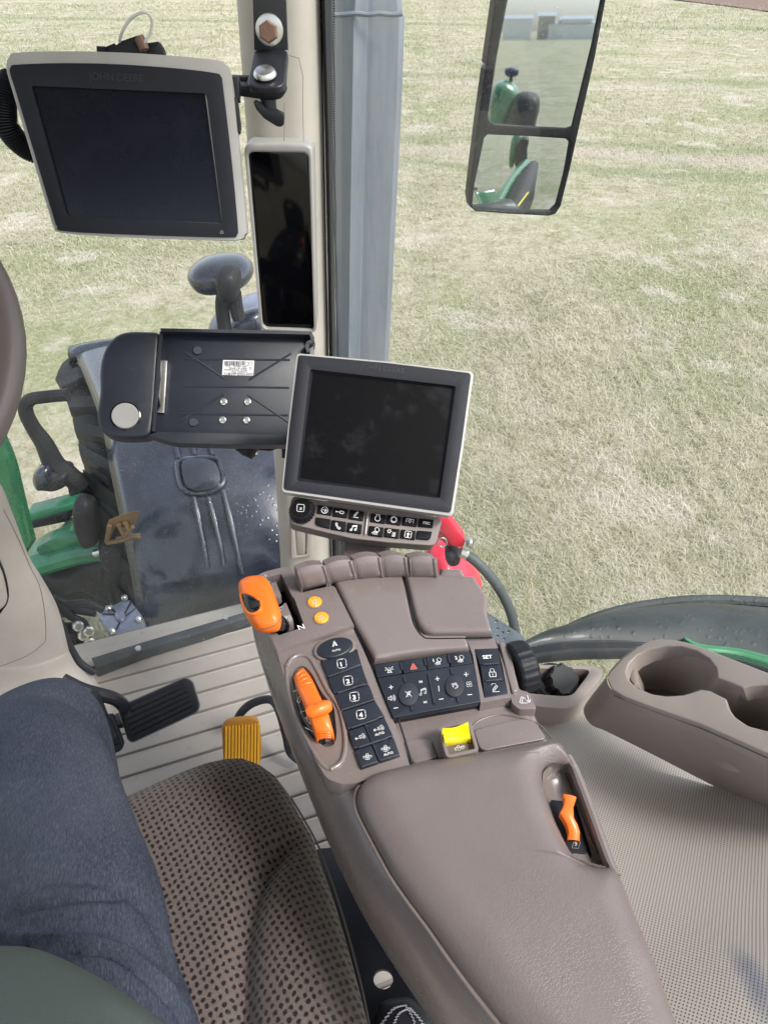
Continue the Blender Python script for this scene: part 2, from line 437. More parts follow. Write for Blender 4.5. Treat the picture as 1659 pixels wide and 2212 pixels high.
def perforated():
    m = NT('perforated_vinyl'); m.b.inputs['Roughness'].default_value = .55
    v = m.n('ShaderNodeTexVoronoi'); v.voronoi_dimensions = '2D'; v.inputs['Scale'].default_value = 400; v.inputs['Randomness'].default_value = 0
    mp = m.n('ShaderNodeMapping'); mp.inputs['Rotation'].default_value = (0, 0, R(30)); mp.inputs['Scale'].default_value = (1, 1, .01)
    m.l(m.tc.outputs['Object'], mp.inputs[0]); m.l(mp.outputs[0], v.inputs['Vector'])
    k = m.ramp(v.outputs['Distance'], [(.17, (1, 1, 1)), (.27, (0, 0, 0))])
    b = m.mix(m.noise(6, 5).outputs[0], (.34, .315, .285), (.44, .405, .375))
    st = m.ramp(m.noise(7, 4, .6).outputs[0], [(.64, (0, 0, 0)), (.8, (.28,)*3)])
    b = m.mix(st.outputs[0], b, (.17, .18, .22))
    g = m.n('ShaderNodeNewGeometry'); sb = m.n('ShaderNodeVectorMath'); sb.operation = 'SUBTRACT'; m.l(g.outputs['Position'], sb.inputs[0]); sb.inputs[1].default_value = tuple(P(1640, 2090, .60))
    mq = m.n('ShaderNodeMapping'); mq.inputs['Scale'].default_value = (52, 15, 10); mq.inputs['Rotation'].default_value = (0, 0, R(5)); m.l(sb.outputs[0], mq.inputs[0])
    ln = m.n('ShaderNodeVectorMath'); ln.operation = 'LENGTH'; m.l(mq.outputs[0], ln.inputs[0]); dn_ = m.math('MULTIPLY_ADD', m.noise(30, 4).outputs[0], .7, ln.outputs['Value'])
    b = m.mix(m.ramp(dn_, [(.45, (.75,)*3), (1.0, (0, 0, 0))]).outputs[0], b, (.10, .12, .19))  # bluish smear painted into the vinyl colour in place of reflection and shadow
    m.l(m.mix(k.outputs[0], b, (.035, .03, .03)), m.b.inputs['Base Color'])
    m.bump(m.math('MULTIPLY', k.outputs[0], -1), .5, .001); return m.m
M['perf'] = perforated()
def denim():
    m = NT('blue_denim'); m.b.inputs['Roughness'].default_value = .95; m.b.inputs['Specular IOR Level'].default_value = .08
    mp = m.n('ShaderNodeMapping'); mp.inputs['Rotation'].default_value = (0, 0, R(-14)); m.l(m.tc.outputs['Object'], mp.inputs[0])
    wv = m.n('ShaderNodeTexWave'); wv.wave_type = 'BANDS'; wv.bands_direction = 'DIAGONAL'; wv.inputs['Scale'].default_value = 260
    wv.inputs['Distortion'].default_value = 3; wv.inputs['Detail'].default_value = 4; wv.inputs['Detail Scale'].default_value = 6; m.l(mp.outputs[0], wv.inputs['Vector'])
    ms = m.n('ShaderNodeMapping'); ms.inputs['Scale'].default_value = (1, .14, .14); m.l(mp.outputs[0], ms.inputs[0])
    sl_ = m.noise(1100, 3, .7, src=ms.outputs[0]); ms2 = m.noise(500, 3, .8)
    big = m.noise(7, 4, .6)
    mt_ = m.n('ShaderNodeMapping'); mt_.inputs['Rotation'].default_value = (0, 0, R(42)); mt_.inputs['Scale'].default_value = (1, .22, .5); m.l(mp.outputs[0], mt_.inputs[0]); wv = m.noise(820, 2, .6, src=mt_.outputs[0])
    c = m.mix(m.ramp(wv.outputs[0], [(.35, (0, 0, 0)), (.65, (1, 1, 1))]).outputs[0], (.045, .052, .078), (.082, .092, .122)) 
    c = m.mix(m.ramp(sl_.outputs[0], [(.5, (0, 0, 0)), (.75, (.55,)*3)]).outputs[0], c, (.20, .22, .265))
    c = m.mix(m.ramp(ms2.outputs[0], [(.4, (.3,)*3), (.6, (0, 0, 0))]).outputs[0], c, (.035, .045, .075))
    c = m.mix(m.ramp(big.outputs[0], [(.4, (0, 0, 0)), (.8, (.3,)*3)]).outputs[0], c, (.2, .22, .27))
    m.l(c, m.b.inputs['Base Color'])
    h = m.math('ADD', wv.outputs[0], m.math('MULTIPLY', ms2.outputs[0], 1.5))
    b1 = m.bump(h, .6, .0008)
    cm = m.n('ShaderNodeMapping'); cm.inputs['Rotation'].default_value = (0, 0, R(15)); cm.inputs['Scale'].default_value = (.5, 2.2, 1); m.l(m.tc.outputs['Object'], cm.inputs[0])
    m.bump(m.noise(9, 4, .5, src=cm.outputs[0]).outputs[0], .35, .012, b1)
    return m.m
M['denim'] = denim()
def floor_mat():
    m = NT('grey_ribbed_rubber_mat'); m.b.inputs['Roughness'].default_value = .5
    c = m.mix(m.noise(5, 6, .65).outputs[0], (.25, .224, .204), (.36, .33, .305))
    s = m.ramp(m.noise(46, 5, .75).outputs[0], [(.60, (0, 0, 0)), (.72, (.5,)*3)])
    m.l(m.mix(s.outputs[0], c, (.13, .105, .09)), m.b.inputs['Base Color']); m.bump(m.noise(500, 2).outputs[0], .3, .0006); return m.m
M['floor'] = floor_mat()
def exhaust_mat():
    m = NT('grey_heat_faded_steel'); m.b.inputs['Metallic'].default_value = .25
    mp = m.n('ShaderNodeMapping'); mp.inputs['Scale'].default_value = (1, 1, .12); m.l(m.tc.outputs['Object'], mp.inputs[0])
    a = m.noise(26, 6, .65, src=mp.outputs[0]); c = m.mix(m.ramp(a.outputs[0], [(.35, (0, 0, 0)), (.65, (1, 1, 1))]).outputs[0], (.145, .175, .22), (.22, .255, .305))
    s = m.ramp(m.noise(160, 4, .7).outputs[0], [(.66, (0, 0, 0)), (.72, (.6,)*3)]); c = m.mix(s.outputs[0], c, (.4, .41, .42))
    lw = m.n('ShaderNodeSeparateXYZ'); m.l(m.tc.outputs['Object'], lw.inputs[0])
    rs = m.math('MULTIPLY', m.ramp(m.noise(14, 6, .7).outputs[0], [(.4, (0, 0, 0)), (.62, (1, 1, 1))]).outputs[0], .45)
    c = m.mix(rs, c, (.21, .22, .235))
    m.l(c, m.b.inputs['Base Color']); m.b.inputs['Roughness'].default_value = .42; m.bump(m.noise(50, 5).outputs[0], .2, .002); return m.m
M['exhaust'] = exhaust_mat()
def wet(name, col, rough=.25, spec=.5, coat=.3):
    m = NT(name); v = m.n('ShaderNodeTexVoronoi'); v.inputs['Scale'].default_value = 70; m.l(m.tc.outputs['Object'], v.inputs['Vector'])
    a = m.noise(6, 6, .65); c = m.mix(m.ramp(a.outputs[0], [(.35, (0, 0, 0)), (.7, (1, 1, 1))]).outputs[0], col, tuple(min(1, x*2.4+.012) for x in col))
    m.l(c, m.b.inputs['Base Color']); rr = m.ramp(a.outputs[0], [(.3, (rough,)*3), (.7, (rough+.2,)*3)]); m.l(rr.outputs[0], m.b.inputs['Roughness'])
    dr = m.ramp(v.outputs['Distance'], [(.0, (1, 1, 1)), (.3, (0, 0, 0))]); m.b.inputs['Coat Weight'].default_value = coat; m.b.inputs['Specular IOR Level'].default_value = spec; m.b.inputs['Coat Roughness'].default_value = .1
    m.bump(m.math('ADD', dr.outputs[0], a.outputs[0]), .3, .003); return m.m
M['fender_black'] = wet('wet_black_fender_plastic', (.009, .012, .022), .14, .6, .6)
M['rear_fender'] = wet('wet_dark_fender_plastic', (.016, .021, .022), .42, .35, .1)
M['wet_steel'] = wet('wet_blue_grey_casting', (.1, .115, .17), .25)
M['wet_green'] = wet('wet_green_paint', (.01, .11, .055), .25)
M['tyre'] = wet('tyre_rubber', (.009, .009, .011), .5, .25, .08)

def glass(name, dirt, haze, frit=None):
    m = NT(name); t = m.t; m.t.nodes.remove(m.b)
    tr = m.n('ShaderNodeBsdfTransparent'); tr.inputs[0].default_value = (.95, .975, .965, 1)
    gl = m.n('ShaderNodeBsdfGlossy'); gl.inputs['Roughness'].default_value = .02
    fr = m.n('ShaderNodeFresnel'); fr.inputs[0].default_value = 1.33
    mx = m.n('ShaderNodeMixShader'); m.l(m.math("MULTIPLY", fr.outputs[0], .07), mx.inputs[0]); m.l(tr.outputs[0], mx.inputs[1]); m.l(gl.outputs[0], mx.inputs[2])
    df = m.n('ShaderNodeBsdfDiffuse'); df.inputs[0].default_value = (.62, .64, .62, 1)
    tl = m.n('ShaderNodeBsdfTranslucent'); tl.inputs[0].default_value = (.62, .64, .62, 1)
    dm = m.n('ShaderNodeMixShader'); dm.inputs[0].default_value = .5; m.l(df.outputs[0], dm.inputs[1]); m.l(tl.outputs[0], dm.inputs[2])
    sp = m.ramp(m.noise(620, 3, .7).outputs[0], [(.60, (0, 0, 0)), (.70, (1, 1, 1))])
    rg = m.ramp(m.noise(7, 4, .6).outputs[0], [(.42, (.05,)*3), (.68, (1, 1, 1))])
    hz = m.ramp(m.noise(3, 4, .6).outputs[0], [(.35, (0, 0, 0)), (.75, (haze,)*3)])
    f = m.math('MULTIPLY', m.math('MULTIPLY', sp.outputs[0], rg.outputs[0]), dirt); f = m.math('ADD', f, hz.outputs[0])
    mp = m.n('ShaderNodeMapping'); mp.inputs['Rotation'].default_value = (R(20), R(35), R(10)); mp.inputs['Scale'].default_value = (1.5, 60, 60); m.l(m.tc.outputs['Object'], mp.inputs[0])
    sc = m.ramp(m.noise(6, 2, .5, src=mp.outputs[0]).outputs[0], [(.755, (0, 0, 0)), (.765, (.35,)*3)])
    f = m.math('ADD', f, m.math('MULTIPLY', sc.outputs[0], dirt))
    f = m.math('MINIMUM', f, .9)
    m2 = m.n('ShaderNodeMixShader'); m.l(f, m2.inputs[0]); m.l(mx.outputs[0], m2.inputs[1]); m.l(dm.outputs[0], m2.inputs[2])
    m.l(m2.outputs[0], m.out.inputs[0]); return m.m
M['windshield'] = glass('wet_windshield_glass', .8, .10)
M['side_glass'] = glass('scratched_side_glass', .5, .06)
def frit():
    m = NT('dotted_black_frit'); mp = m.n('ShaderNodeMapping'); mp.inputs['Rotation'].default_value = (0, 0, 0); m.l(m.tc.outputs['Object'], mp.inputs[0])
    v = m.n('ShaderNodeTexVoronoi'); v.inputs['Scale'].default_value = 330; v.inputs['Randomness'].default_value = 0; m.l(mp.outputs[0], v.inputs['Vector'])
    k = m.ramp(v.outputs['Distance'], [(.42, (1, 1, 1)), (.5, (0, 0, 0))]); m.b.inputs['Base Color'].default_value = (.01, .011, .012, 1); m.b.inputs['Roughness'].default_value = .3
    m.l(k.outputs[0], m.b.inputs['Alpha']); return m.m
M['frit'] = frit()
def mirror_mat():
    m = NT('dusty_mirror'); m.b.inputs['Metallic'].default_value = 1; m.b.inputs['Roughness'].default_value = .03
    s = m.ramp(m.noise(260, 4, .7).outputs[0], [(.62, (0, 0, 0)), (.75, (.5,)*3)])
    m.l(m.mix(.5, (.50, .56, .58), (.56, .60, .63)), m.b.inputs['Base Color'])
    m.l(m.math('ADD', m.math('MULTIPLY', s.outputs[0], .6), .02), m.b.inputs['Roughness']); return m.m
M['mirror'] = mirror_mat()
def field_mat(name, blades=False):
    m = NT(name); m.b.inputs['Roughness'].default_value = .9; m.b.inputs['Specular IOR Level'].default_value = .15
    g = m.n('ShaderNodeNewGeometry'); pos = g.outputs['Position']
    n1 = m.noise(.45, 5, .6, src=pos); n2 = m.noise(2.2, 6, .7, src=pos); n3 = m.noise(34, 5, .7, src=pos); n5 = m.noise(7, 5, .7, src=pos)
    c = m.mix(m.ramp(n2.outputs[0], [(.38, (0, 0, 0)), (.6, (1, 1, 1))]).outputs[0], (.22, .22, .112), (.43, .39, .285))
    c = m.mix(m.ramp(n5.outputs[0], [(.42, (0, 0, 0)), (.64, (.75,)*3)]).outputs[0], c, (.50, .465, .365))
    c = m.mix(m.ramp(n1.outputs[0], [(.47, (0, 0, 0)), (.6, (.8,)*3)]).outputs[0], c, (.22, .25, .105))
    c = m.mix(m.ramp(n3.outputs[0], [(.4, (0, 0, 0)), (.7, (.4,)*3)]).outputs[0], c, (.50, .47, .37))
    n6 = m.noise(15, 5, .7, src=pos); c = m.mix(m.ramp(n6.outputs[0], [(.52, (0, 0, 0)), (.66, (.55,)*3)]).outputs[0], c, (.19, .195, .11)); c = m.mix(m.ramp(n6.outputs[0], [(.3, (.55,)*3), (.44, (0, 0, 0))]).outputs[0], c, (.55, .515, .42))
    n4 = m.noise(.9, 5, .65, src=pos); c = m.mix(m.ramp(n4.outputs[0], [(.53, (0, 0, 0)), (.63, (.85,)*3)]).outputs[0], c, (.54, .49, .42))
    # wheel tracks crossing the field
    mp = m.n('ShaderNodeMapping'); mp.inputs['Rotation'].default_value = (0, 0, R(10)); m.l(pos, mp.inputs[0]); sx = m.n('ShaderNodeSeparateXYZ'); m.l(mp.outputs[0], sx.inputs[0])
    v = m.math('MULTIPLY_ADD', n1.outputs[0], 2.2, sx.outputs['Y']); v = m.math('DIVIDE', v, 80)
    G = (1, 1, 1); Z = (0, 0, 0); st = [(0, Z)]
    for q, wd_ in ((13.6, .35), (15.6, .35), (24, .5), (41, 1.0)): st += [((q-wd_*1.3)/80, Z), ((q-wd_*.3)/80, G), ((q+wd_*.3)/80, G), ((q+wd_*1.3)/80, Z)]
    tk = m.ramp(v, st[:31]); brk = m.ramp(n4.outputs[0], [(.3, (.15,)*3), (.55, (.75,)*3)])
    c = m.mix(m.math('MULTIPLY', tk.outputs[0], brk.outputs[0]), c, (.21, .245, .13))
    v2 = m.math('MULTIPLY_ADD', n1.outputs[0], 2.2, sx.outputs['Y']); v2 = m.math('DIVIDE', v2, 80)
    tk2 = m.ramp(v2, [(14.2/80, Z), (14.5/80, G), (14.8/80, G), (15.1/80, Z), (22.4/80, Z), (22.8/80, G), (23/80, Z)]); c = m.mix(m.math('MULTIPLY', tk2.outputs[0], .55), c, (.5, .43, .40))
    if blades:
        at = m.n('ShaderNodeAttribute'); at.attribute_name = 'tint'
        c = m.mix(m.ramp(at.outputs['Fac'], [(.3, (0, 0, 0)), (1, (.6,)*3)]).outputs[0], c, (.58, .54, .44))
        c = m.mix(m.ramp(at.outputs['Fac'], [(.14, (.45,)*3), (.15, (0, 0, 0))]).outputs[0], c, (.17, .22, .08))
    m.l(c, m.b.inputs['Base Color']); 
    if not blades: m.bump(m.math('ADD', n3.outputs[0], n2.outputs[0]), .8, .05)
    return m.m
M['soil'] = plastic('ploughed_soil', (.17, .11, .085), .9, 1, 3, .5)
M['field'] = field_mat('dry_grass_field'); M['grass'] = field_mat('dry_grass_blades', True)

FW = V((-.438, .899, 0)); LAT = V((.899, .438, 0)); UP = V((0, 0, 1))
FLOOR_D = 1.30
# ------------------------------------------------------------------ the ground and the grass
def field():
    rows = []
    ys = [-1200, -600, -300, -150, -60, -30, -12, -5, 0, 2, 4, 6, 9, 13, 18, 26, 40, 60, 100, 180, 350, 700, 1200]
    xs = [-900, -400, -180, -80, -35, -15, -8, -4, -2, 0, 2, 4, 8, 15, 35, 80, 180, 400, 900]
    for y in ys: rows.append([V((x, y, .03*math.sin(x*.7)*math.cos(y*.6) if abs(x) < 40 and y < 60 else 0)) for x in xs])
    o = obj('field', grid_bm(rows), M['field']); meta(o, kind='structure')
field()
pl0 = Pl((0, 0, .05), (0, 0, 1))
px_ = [(1360, -12), (1440, -3), (1500, 4), (1560, 11), (1610, 17), (1659, 24), (1760, 34), (1760, -22), (1340, -22)]
bm = bmesh.new(); bm.faces.new([bm.verts.new(pl0.pt(*p)) for p in px_]); meta(obj('ploughed_ground', bm, M['soil'], flat=True), kind='structure')
def grass():
    N = 760000; rng = np.random.default_rng(3)
    r = 2.0*(60/2.0)**rng.random(N); a = np.radians(rng.uniform(-42, 42, N))
    x = r*np.sin(a); y = r*np.cos(a)
    # tufted: blades gather in clumps
    cx = rng.normal(0, .02, N); cy = rng.normal(0, .02, N); q = .09
    x = np.where(rng.random(N) < .45, np.round(x/q)*q+cx+.03*np.sin(x*37), x); y = np.where(rng.random(N) < .45, y+cy, y)
    L = rng.uniform(.03, .085, N)*(1+.035*r); wd = .0008*(1+.30*r); th = rng.uniform(0, 2*np.pi, N)
    el = np.radians(rng.triangular(2, 12, 60, N)); b = np.stack([x, y, np.full(N, -.004)], 1)
    d = np.stack([np.cos(th)*np.cos(el), np.sin(th)*np.cos(el), np.sin(el)], 1)
    s = np.stack([-np.sin(th), np.cos(th), np.zeros(N)], 1)*wd[:, None]
    mid = b+d*(L*.55)[:, None]; tip = b+d*L[:, None]; tip[:, 2] *= .72
    tip[:, :2] += rng.normal(0, .006, (N, 2))
    vs = np.stack([b-s*.7, b+s*.7, mid+s*.7, mid-s*.7, tip], 1).reshape(-1, 3)
    me = bpy.data.meshes.new('grass'); me.vertices.add(N*5); me.vertices.foreach_set('co', vs.astype(np.float32).ravel())
    k = np.arange(N)*5
    li = np.stack([k, k+1, k+2, k+3, k+3, k+2, k+4], 1).ravel(); me.loops.add(N*7); me.loops.foreach_set('vertex_index', li.astype(np.int32))
    stt = np.stack([np.arange(N)*7, np.arange(N)*7+4], 1).ravel(); me.polygons.add(N*2); me.polygons.foreach_set('loop_start', stt.astype(np.int32))
    at = me.attributes.new('tint', 'FLOAT', 'POINT'); t = np.repeat(rng.random(N), 5); at.data.foreach_set('value', t.astype(np.float32))
    me.update(calc_edges=True); o = bpy.data.objects.new('grass', me); C.objects.link(o); me.materials.append(M['grass'])
    meta(o, 'dry matted pale grass with green patches covering the field', 'grass', kind='stuff')
grass()

# ------------------------------------------------------------------ cab floor
fz = CZ-FLOOR_D
flo = P3(P(190, 1420, FLOOR_D), P(605, 1310, FLOOR_D), P(560, 1700, FLOOR_D))
A0 = P(176, 1432, FLOOR_D); A1 = P(640, 1312, FLOOR_D); fd = (A1-A0).normalized(); bk = V((fd.y, -fd.x, 0))
def floor():
    bm = bmesh.new()
    rl = [(-.06, 0), (0, 0)]; d = .005
    p = .052
    for i in range(24):
        u = .025+i*p; rl += [(u-.006, 0), (u-.0035, .0025), (u-.0028, -.007), (u+.0028, -.007), (u+.0035, .0025), (u+.006, 0)]
    rl.append((1.45, 0)); rows = []
    for u, z in rl: rows.append([A0+fd*s+bk*u+UP*z for s in (-.12, .0, .15, .3, .45, .585)])
    o = obj('floor', grid_bm(rows), M['floor'], ang=20); meta(o, kind='structure')
    bm = bmesh.new(); box_bm(bm, A0+fd*.22+bk*.66-UP*.03, fd*.34, bk*.73, UP*.022)
    o = obj('floor_base', bm, M['taupe_dark']); meta(o, kind='structure')
floor()

def ceiling():
    bm = bmesh.new(); c = FW*.30+LAT*-.28+UP*(CZ+.56)
    box_bm(bm, c, FW*.98, LAT*.80, UP*.04)
    bmesh.ops.bevel(bm, geom=bm.edges[:], offset=.03, segments=3, affect='EDGES')
    meta(obj('ceiling', bm, M['beige']), kind='structure')
ceiling()

# ------------------------------------------------------------------ outside: front fender, tyre and machinery seen through the windshield
fen = thing('front_fender', 'large wet black plastic fender over the front wheel, beyond the windshield', 'fender', P(400, 1100, 1.6))
secs = [((150, 800), (690, 800), 1.30), ((150, 770), (695, 765), 1.18), ((160, 760), (700, 755), 1.165), ((215, 900), (705, 780), 1.14), ((235, 1000), (715, 930), 1.17), ((262, 1130), (725, 1080), 1.25),
        ((285, 1250), (730, 1230), 1.37), ((300, 1360), (735, 1330), 1.50), ((310, 1470), (740, 1420), 1.66)]
rows = []
for (lx, ly), (rx, ry), d in secs:
    a = P(lx, ly, d); b = P(rx, ry, d); row = []; crown = .035+.05*min(1, len(rows)/5)
    for i in range(21):
        t = i/20; z = crown*(1-abs(2*t-1)**2.4)
        row.append(a.lerp(b, t)+UP*z)
    rows.append(row)
rows = [list(r) for r in zip(*[crom(list(c), 5) for c in zip(*rows)])]
fs = obj('shell', grid_bm(rows), M['fender_black'], fen, ang=70); sm = fs.modifiers.new('s', 'SOLIDIFY'); sm.thickness = .012
fb = bvh(fs)
# raised square pad and moulded straps
dp = [(462, 1095), (520, 1090), (570, 1102), (572, 1130)]
drape('raised_pad', c4([(880, 205), (960, 190), (1030, 200), (1060, 240), (1068, 300), (1030, 335), (940, 345), (895, 310)]), fb, .022, M['fender_black'], fen, bulge=.006)
for k, L in enumerate(([(1005, 375), (1030, 480), (1060, 600), (1075, 700)], [(935, 375), (960, 500), (985, 620), (1000, 720)], [(1075, 340), (1105, 470), (1135, 600), (1165, 740)],
                       [(865, 190), (855, 150), (848, 110)], [(940, 175), (935, 150), (930, 110)], [(1025, 175), (1015, 140), (1005, 110)])):
    pts = []
    for x, y in spx(c4(L), 4, False):
        h, n = cast(fb, x, y)
        if h is not None: pts.append(h+UP*.011)
    tube('moulded_rib', pts, .0065, M['fender_black'], fen, seg=8, smooth=0)
pad_o = []
for x, y in spx(c4([(872, 200), (860, 260), (880, 330), (930, 358), (1030, 345), (1078, 300), (1062, 230), (1035, 190)]), 4):
    h, n = cast(fb, x, y)
    if h is not None: pad_o.append(h+UP*.013)
tube('pad_groove', pad_o, .007, M['fender_black'], fen, seg=8, smooth=0, closed=True)
# inner rubber flap of the wheel arch with the tyre behind
rows = []
for (x0, y0, x1, y1, d) in ((120, 820, 158, 770, 1.25), (150, 880, 215, 870, 1.27), (172, 960, 238, 985, 1.34), (190, 1050, 262, 1110, 1.42), (205, 1140, 290, 1240, 1.55), (215, 1250, 312, 1380, 1.7)):
    a = P(x0, y0, d); b = P(x1, y1, d-.03); rows.append([a.lerp(b, t)+UP*.02*math.sin(t*math.pi) for t in (0, .25, .5, .75, 1)])
rows = [list(r) for r in zip(*[crom(list(c), 5) for c in zip(*rows)])]
wt = o = obj('tyre', grid_bm(rows), M['tyre'], fen, ang=70); s_ = o.modifiers.new('s', 'SOLIDIFY'); s_.thickness = .03
bm = bmesh.new()
for i in range(3, len(rows)-1, 3):
    r = rows[i]; q = rows[min(i+1, len(rows)-1)]; d = (q[2]-r[2]); c = (r[0]+r[4])/2+UP*.03; box_bm(bm, c, (r[4]-r[0])*.5, d*.6, UP*.018)
obj('tread_lugs', bm, M['tyre'], wt)

# grab rail with a lamp arm, left of the fender
gr = thing('mirror_arm', 'bent black tube arm with a dark clamp block, left beyond the windshield', 'arm', Q(150, 1180, 1.9))
V1 = Vf(1.85)
tube('bent_tube', [V1.pt(*p) for p in c3([(330, 715), (220, 725), (145, 740), (125, 790), (160, 870), (215, 950), (265, 1050), (330, 1100), (400, 1160)])], [.019, .019, .02, .022, .023, .028, .034, .034, .03], M['wet_steel'].copy() if 0 else M['tyre'], gr)
blob('clamp_block', c3([(170, 1080), (235, 1045), (300, 1060), (345, 1070), (350, 1120), (290, 1150), (220, 1145), (185, 1140)]), V1, .06, .06, M['tyre'], gr)
blob('end_cap', c3([(168, 1085), (200, 1060), (240, 1065), (250, 1120), (215, 1150), (180, 1145)]), Vf(1.80), .03, .03, M['fender_black'], gr)
blob('pivot', c3([(340, 1110), (400, 1115), (430, 1180), (400, 1230), (350, 1170)]), Vf(1.87), .05, .05, M['tyre'], gr)

# wet headlight-like lamp on the hood side
lm = thing('work_lamp', 'dark rounded work lamp on a short bracket beyond the windshield, above the tablet tray', 'lamp', Q(480, 700, 2.35))
V2 = Vf(2.35)
blob('lamp_head', c3([(905, 130), (935, 85), (1000, 60), (1080, 52), (1150, 60), (1200, 90), (1218, 130), (1195, 170), (1150, 190), (1080, 205), (1000, 212), (940, 190)]), V2, .11, .11, M['fender_black'], lm)
blob('lamp_neck', c3([(1050, 110), (1110, 100), (1150, 130), (1155, 200), (1130, 260), (1070, 255), (1045, 200)]), Vf(2.24), .06, .07, M['tyre'], lm)
for L in ([(1075, 220), (1068, 300), (1080, 400)], [(1125, 220), (1135, 300), (1150, 350)]): tube('bracket_leg', [Vf(2.27).pt(*p) for p in c3(L)], .024, M['tyre'], lm)
bz = thing('hood_side_box', 'pale wet blue-grey casting behind the bracket of the work lamp', 'machine part', Q(500, 740, 2.5))
blob('casing', c3([(1010, 370), (1050, 320), (1120, 290), (1200, 250), (1300, 250), (1330, 420), (1200, 460), (1020, 450)]), Vf(2.5), .12, .12, M['wet_steel'], bz)
blob('casing_lid', c3([(1080, 400), (1110, 350), (1180, 310), (1260, 310), (1290, 400), (1200, 430), (1090, 430)]), Vf(2.36), .06, .06, M['fender_black'], bz)

# green bodywork
hd = thing('hood_edge', 'glossy green curved bodywork strip at the left window edge', 'bodywork', Q(30, 1250, 1.35))
lo = c3([(-260, 700), (-180, 950), (-110, 1150), (-60, 1400), (0, 1600)]); hi = c3([(-90, 700), (0, 868), (62, 1010), (105, 1180), (160, 1400)]); hi2 = hi
rows = []
for k in range(12):
    t = k/11; rows.append([])
for (lx, ly), (hx, hy) in zip(spx(lo, 5, False), spx(hi, 5, False)):
    a = Q(lx, ly, 1.33); b = Q(hx, hy, 1.33); rows.append([a.lerp(b, t)+V((0, -.07*math.sin(t*math.pi), 0)) for t in [i/8 for i in range(9)]])
o = obj('strip', grid_bm([r for r in rows if r]), M['green'], hd, ang=80); s_ = o.modifiers.new('s', 'SOLIDIFY'); s_.thickness = .012; s_.offset = 1
ax = thing('loader_frame', 'wet green steel frame and beam low behind the left side of the windshield', 'frame', Q(150, 1260, 1.75))
V3 = Vf(1.78)
slab('upper_beam', c4([(120, 445), (370, 378), (385, 410), (140, 480)]), V3, .06, M['wet_green'], ax, bev=.006, rc=.01)
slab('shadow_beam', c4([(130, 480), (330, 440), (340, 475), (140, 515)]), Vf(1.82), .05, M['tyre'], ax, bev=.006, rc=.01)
blob('cast_arm', c4([(150, 600), (230, 570), (280, 520), (350, 470), (420, 400), (480, 430), (470, 520), (390, 590), (300, 640), (200, 665), (140, 660)]), V3, .07, .07, M['wet_green'], ax)
slab('lower_plate', c4([(165, 605), (250, 560), (390, 540), (400, 570), (340, 620), (205, 660)]), Vf(1.69), .05, M['wet_green'], ax, bev=.008, rc=.02)
tube('lower_tube', [Vf(1.7).pt(*p) for p in c4([(150, 690), (260, 660), (400, 620), (500, 610)])], .04, M['wet_green'], ax)
tube('fitting', [Vf(1.64).pt(*p) for p in c4([(455, 628), (475, 622), (497, 615)])], .012, M['zinc'], ax)
mc = thing('axle_block', 'dark greasy axle parts between the green frame and the black fender', 'machine part', Q(230, 1330, 1.72))
for L, f, h in (([(370, 360), (440, 370), (470, 450), (480, 560), (420, 590), (380, 520), (360, 440)], 1.66, .05), ([(210, 690), (340, 670), (420, 620), (560, 600), (640, 700), (630, 850), (420, 760), (260, 790)], 1.76, .08),
                ([(480, 560), (620, 590), (640, 720), (600, 860), (540, 850), (520, 700)], 1.66, .05)):
    blob('casting', c4(L), Vf(f), h, h, M['tyre'], mc)
# tan sector plate
sp = thing('sector_plate', 'tan toothed sector plate against the black fender, right of the green frame', 'bracket', Q(270, 1230, 1.45))
F1 = Vf(1.36); 
tooth = []
for i in range(15):
    t = i/14; x = 520+140*t; y = 480-42*math.sin(t*1.45)
    tooth += [(x, y), (x+3, y-8), (x+7, y-8)]
pl_ = c4(tooth+[(664, 450), (655, 480), (640, 500), (610, 505), (560, 500), (545, 520), (530, 560), (515, 560), (510, 510)])
slab('toothed_edge', pl_, F1, .006, M['tan'], sp, bev=.001)
for L in ([(530, 495), (520, 540), (515, 575)], [(570, 490), (590, 530), (610, 560)], [(600, 480), (618, 512)], [(640, 500), (620, 520), (600, 545)], [(515, 578), (560, 572), (600, 560), (650, 545), (672, 552)]):
    tube('arm', [Vf(1.352).pt(*p) for p in c4(L)], .006, M['tan'], sp, seg=8)
slab('foot', c4([(555, 560), (600, 548), (670, 540), (678, 558), (620, 570), (560, 582)]), Vf(1.35), .008, M['tan'], sp, bev=.001)
# valve block with hoses
vb = thing('valve_block', 'square pale metal valve cover with corner bolts beside black hoses, beyond the glass', 'valve', Q(270, 1420, 1.35))
VP = P3(Q(*one(c4, 530, 1000), 1.26), Q(*one(c4, 690, 940), 1.30), Q(*one(c4, 470, 920), 1.34))
sq = c4([(465, 915), (600, 850), (625, 848), (690, 935), (685, 955), (545, 1015), (520, 1005)])
slab('cover_plate', sq, VP, .03, M['wet_steel'], vb, bev=.004, rc=.012)
blob('boss', c4(arc(580, 935, 26, n=10)[:-1]), Pl(VP.o+VP.n*.0, VP.n), .012, .005, M['wet_steel'], vb, pw=.4)
icon([[(-1, .2), (0, .15)], [(.2, 0), (.9, .55)], [(0, -.2), (-.4, -1)], [(.25, .2), (.6, .9)], [(-.3, .3), (-.8, .8)]], *one(c4, 580, 935), 38, VP, M['tyre'], vb, w=4, off=.002, name='cast_rib')
for x, y in ((480, 898), (602, 848), (672, 950), (546, 1008), (528, 900)):
    c = VP.pt(*one(c4, x, y), .002); lathe('bolt', c, VP.n, [(.009, 0), (.009, .008), (.006, .012), (0, .012)], M['zinc'], vb, seg=10)
blob('body', c4([(540, 1010), (690, 950), (700, 1000), (660, 1060), (590, 1080), (530, 1060)]), Vf(1.33), .05, .05, M['tyre'], vb)
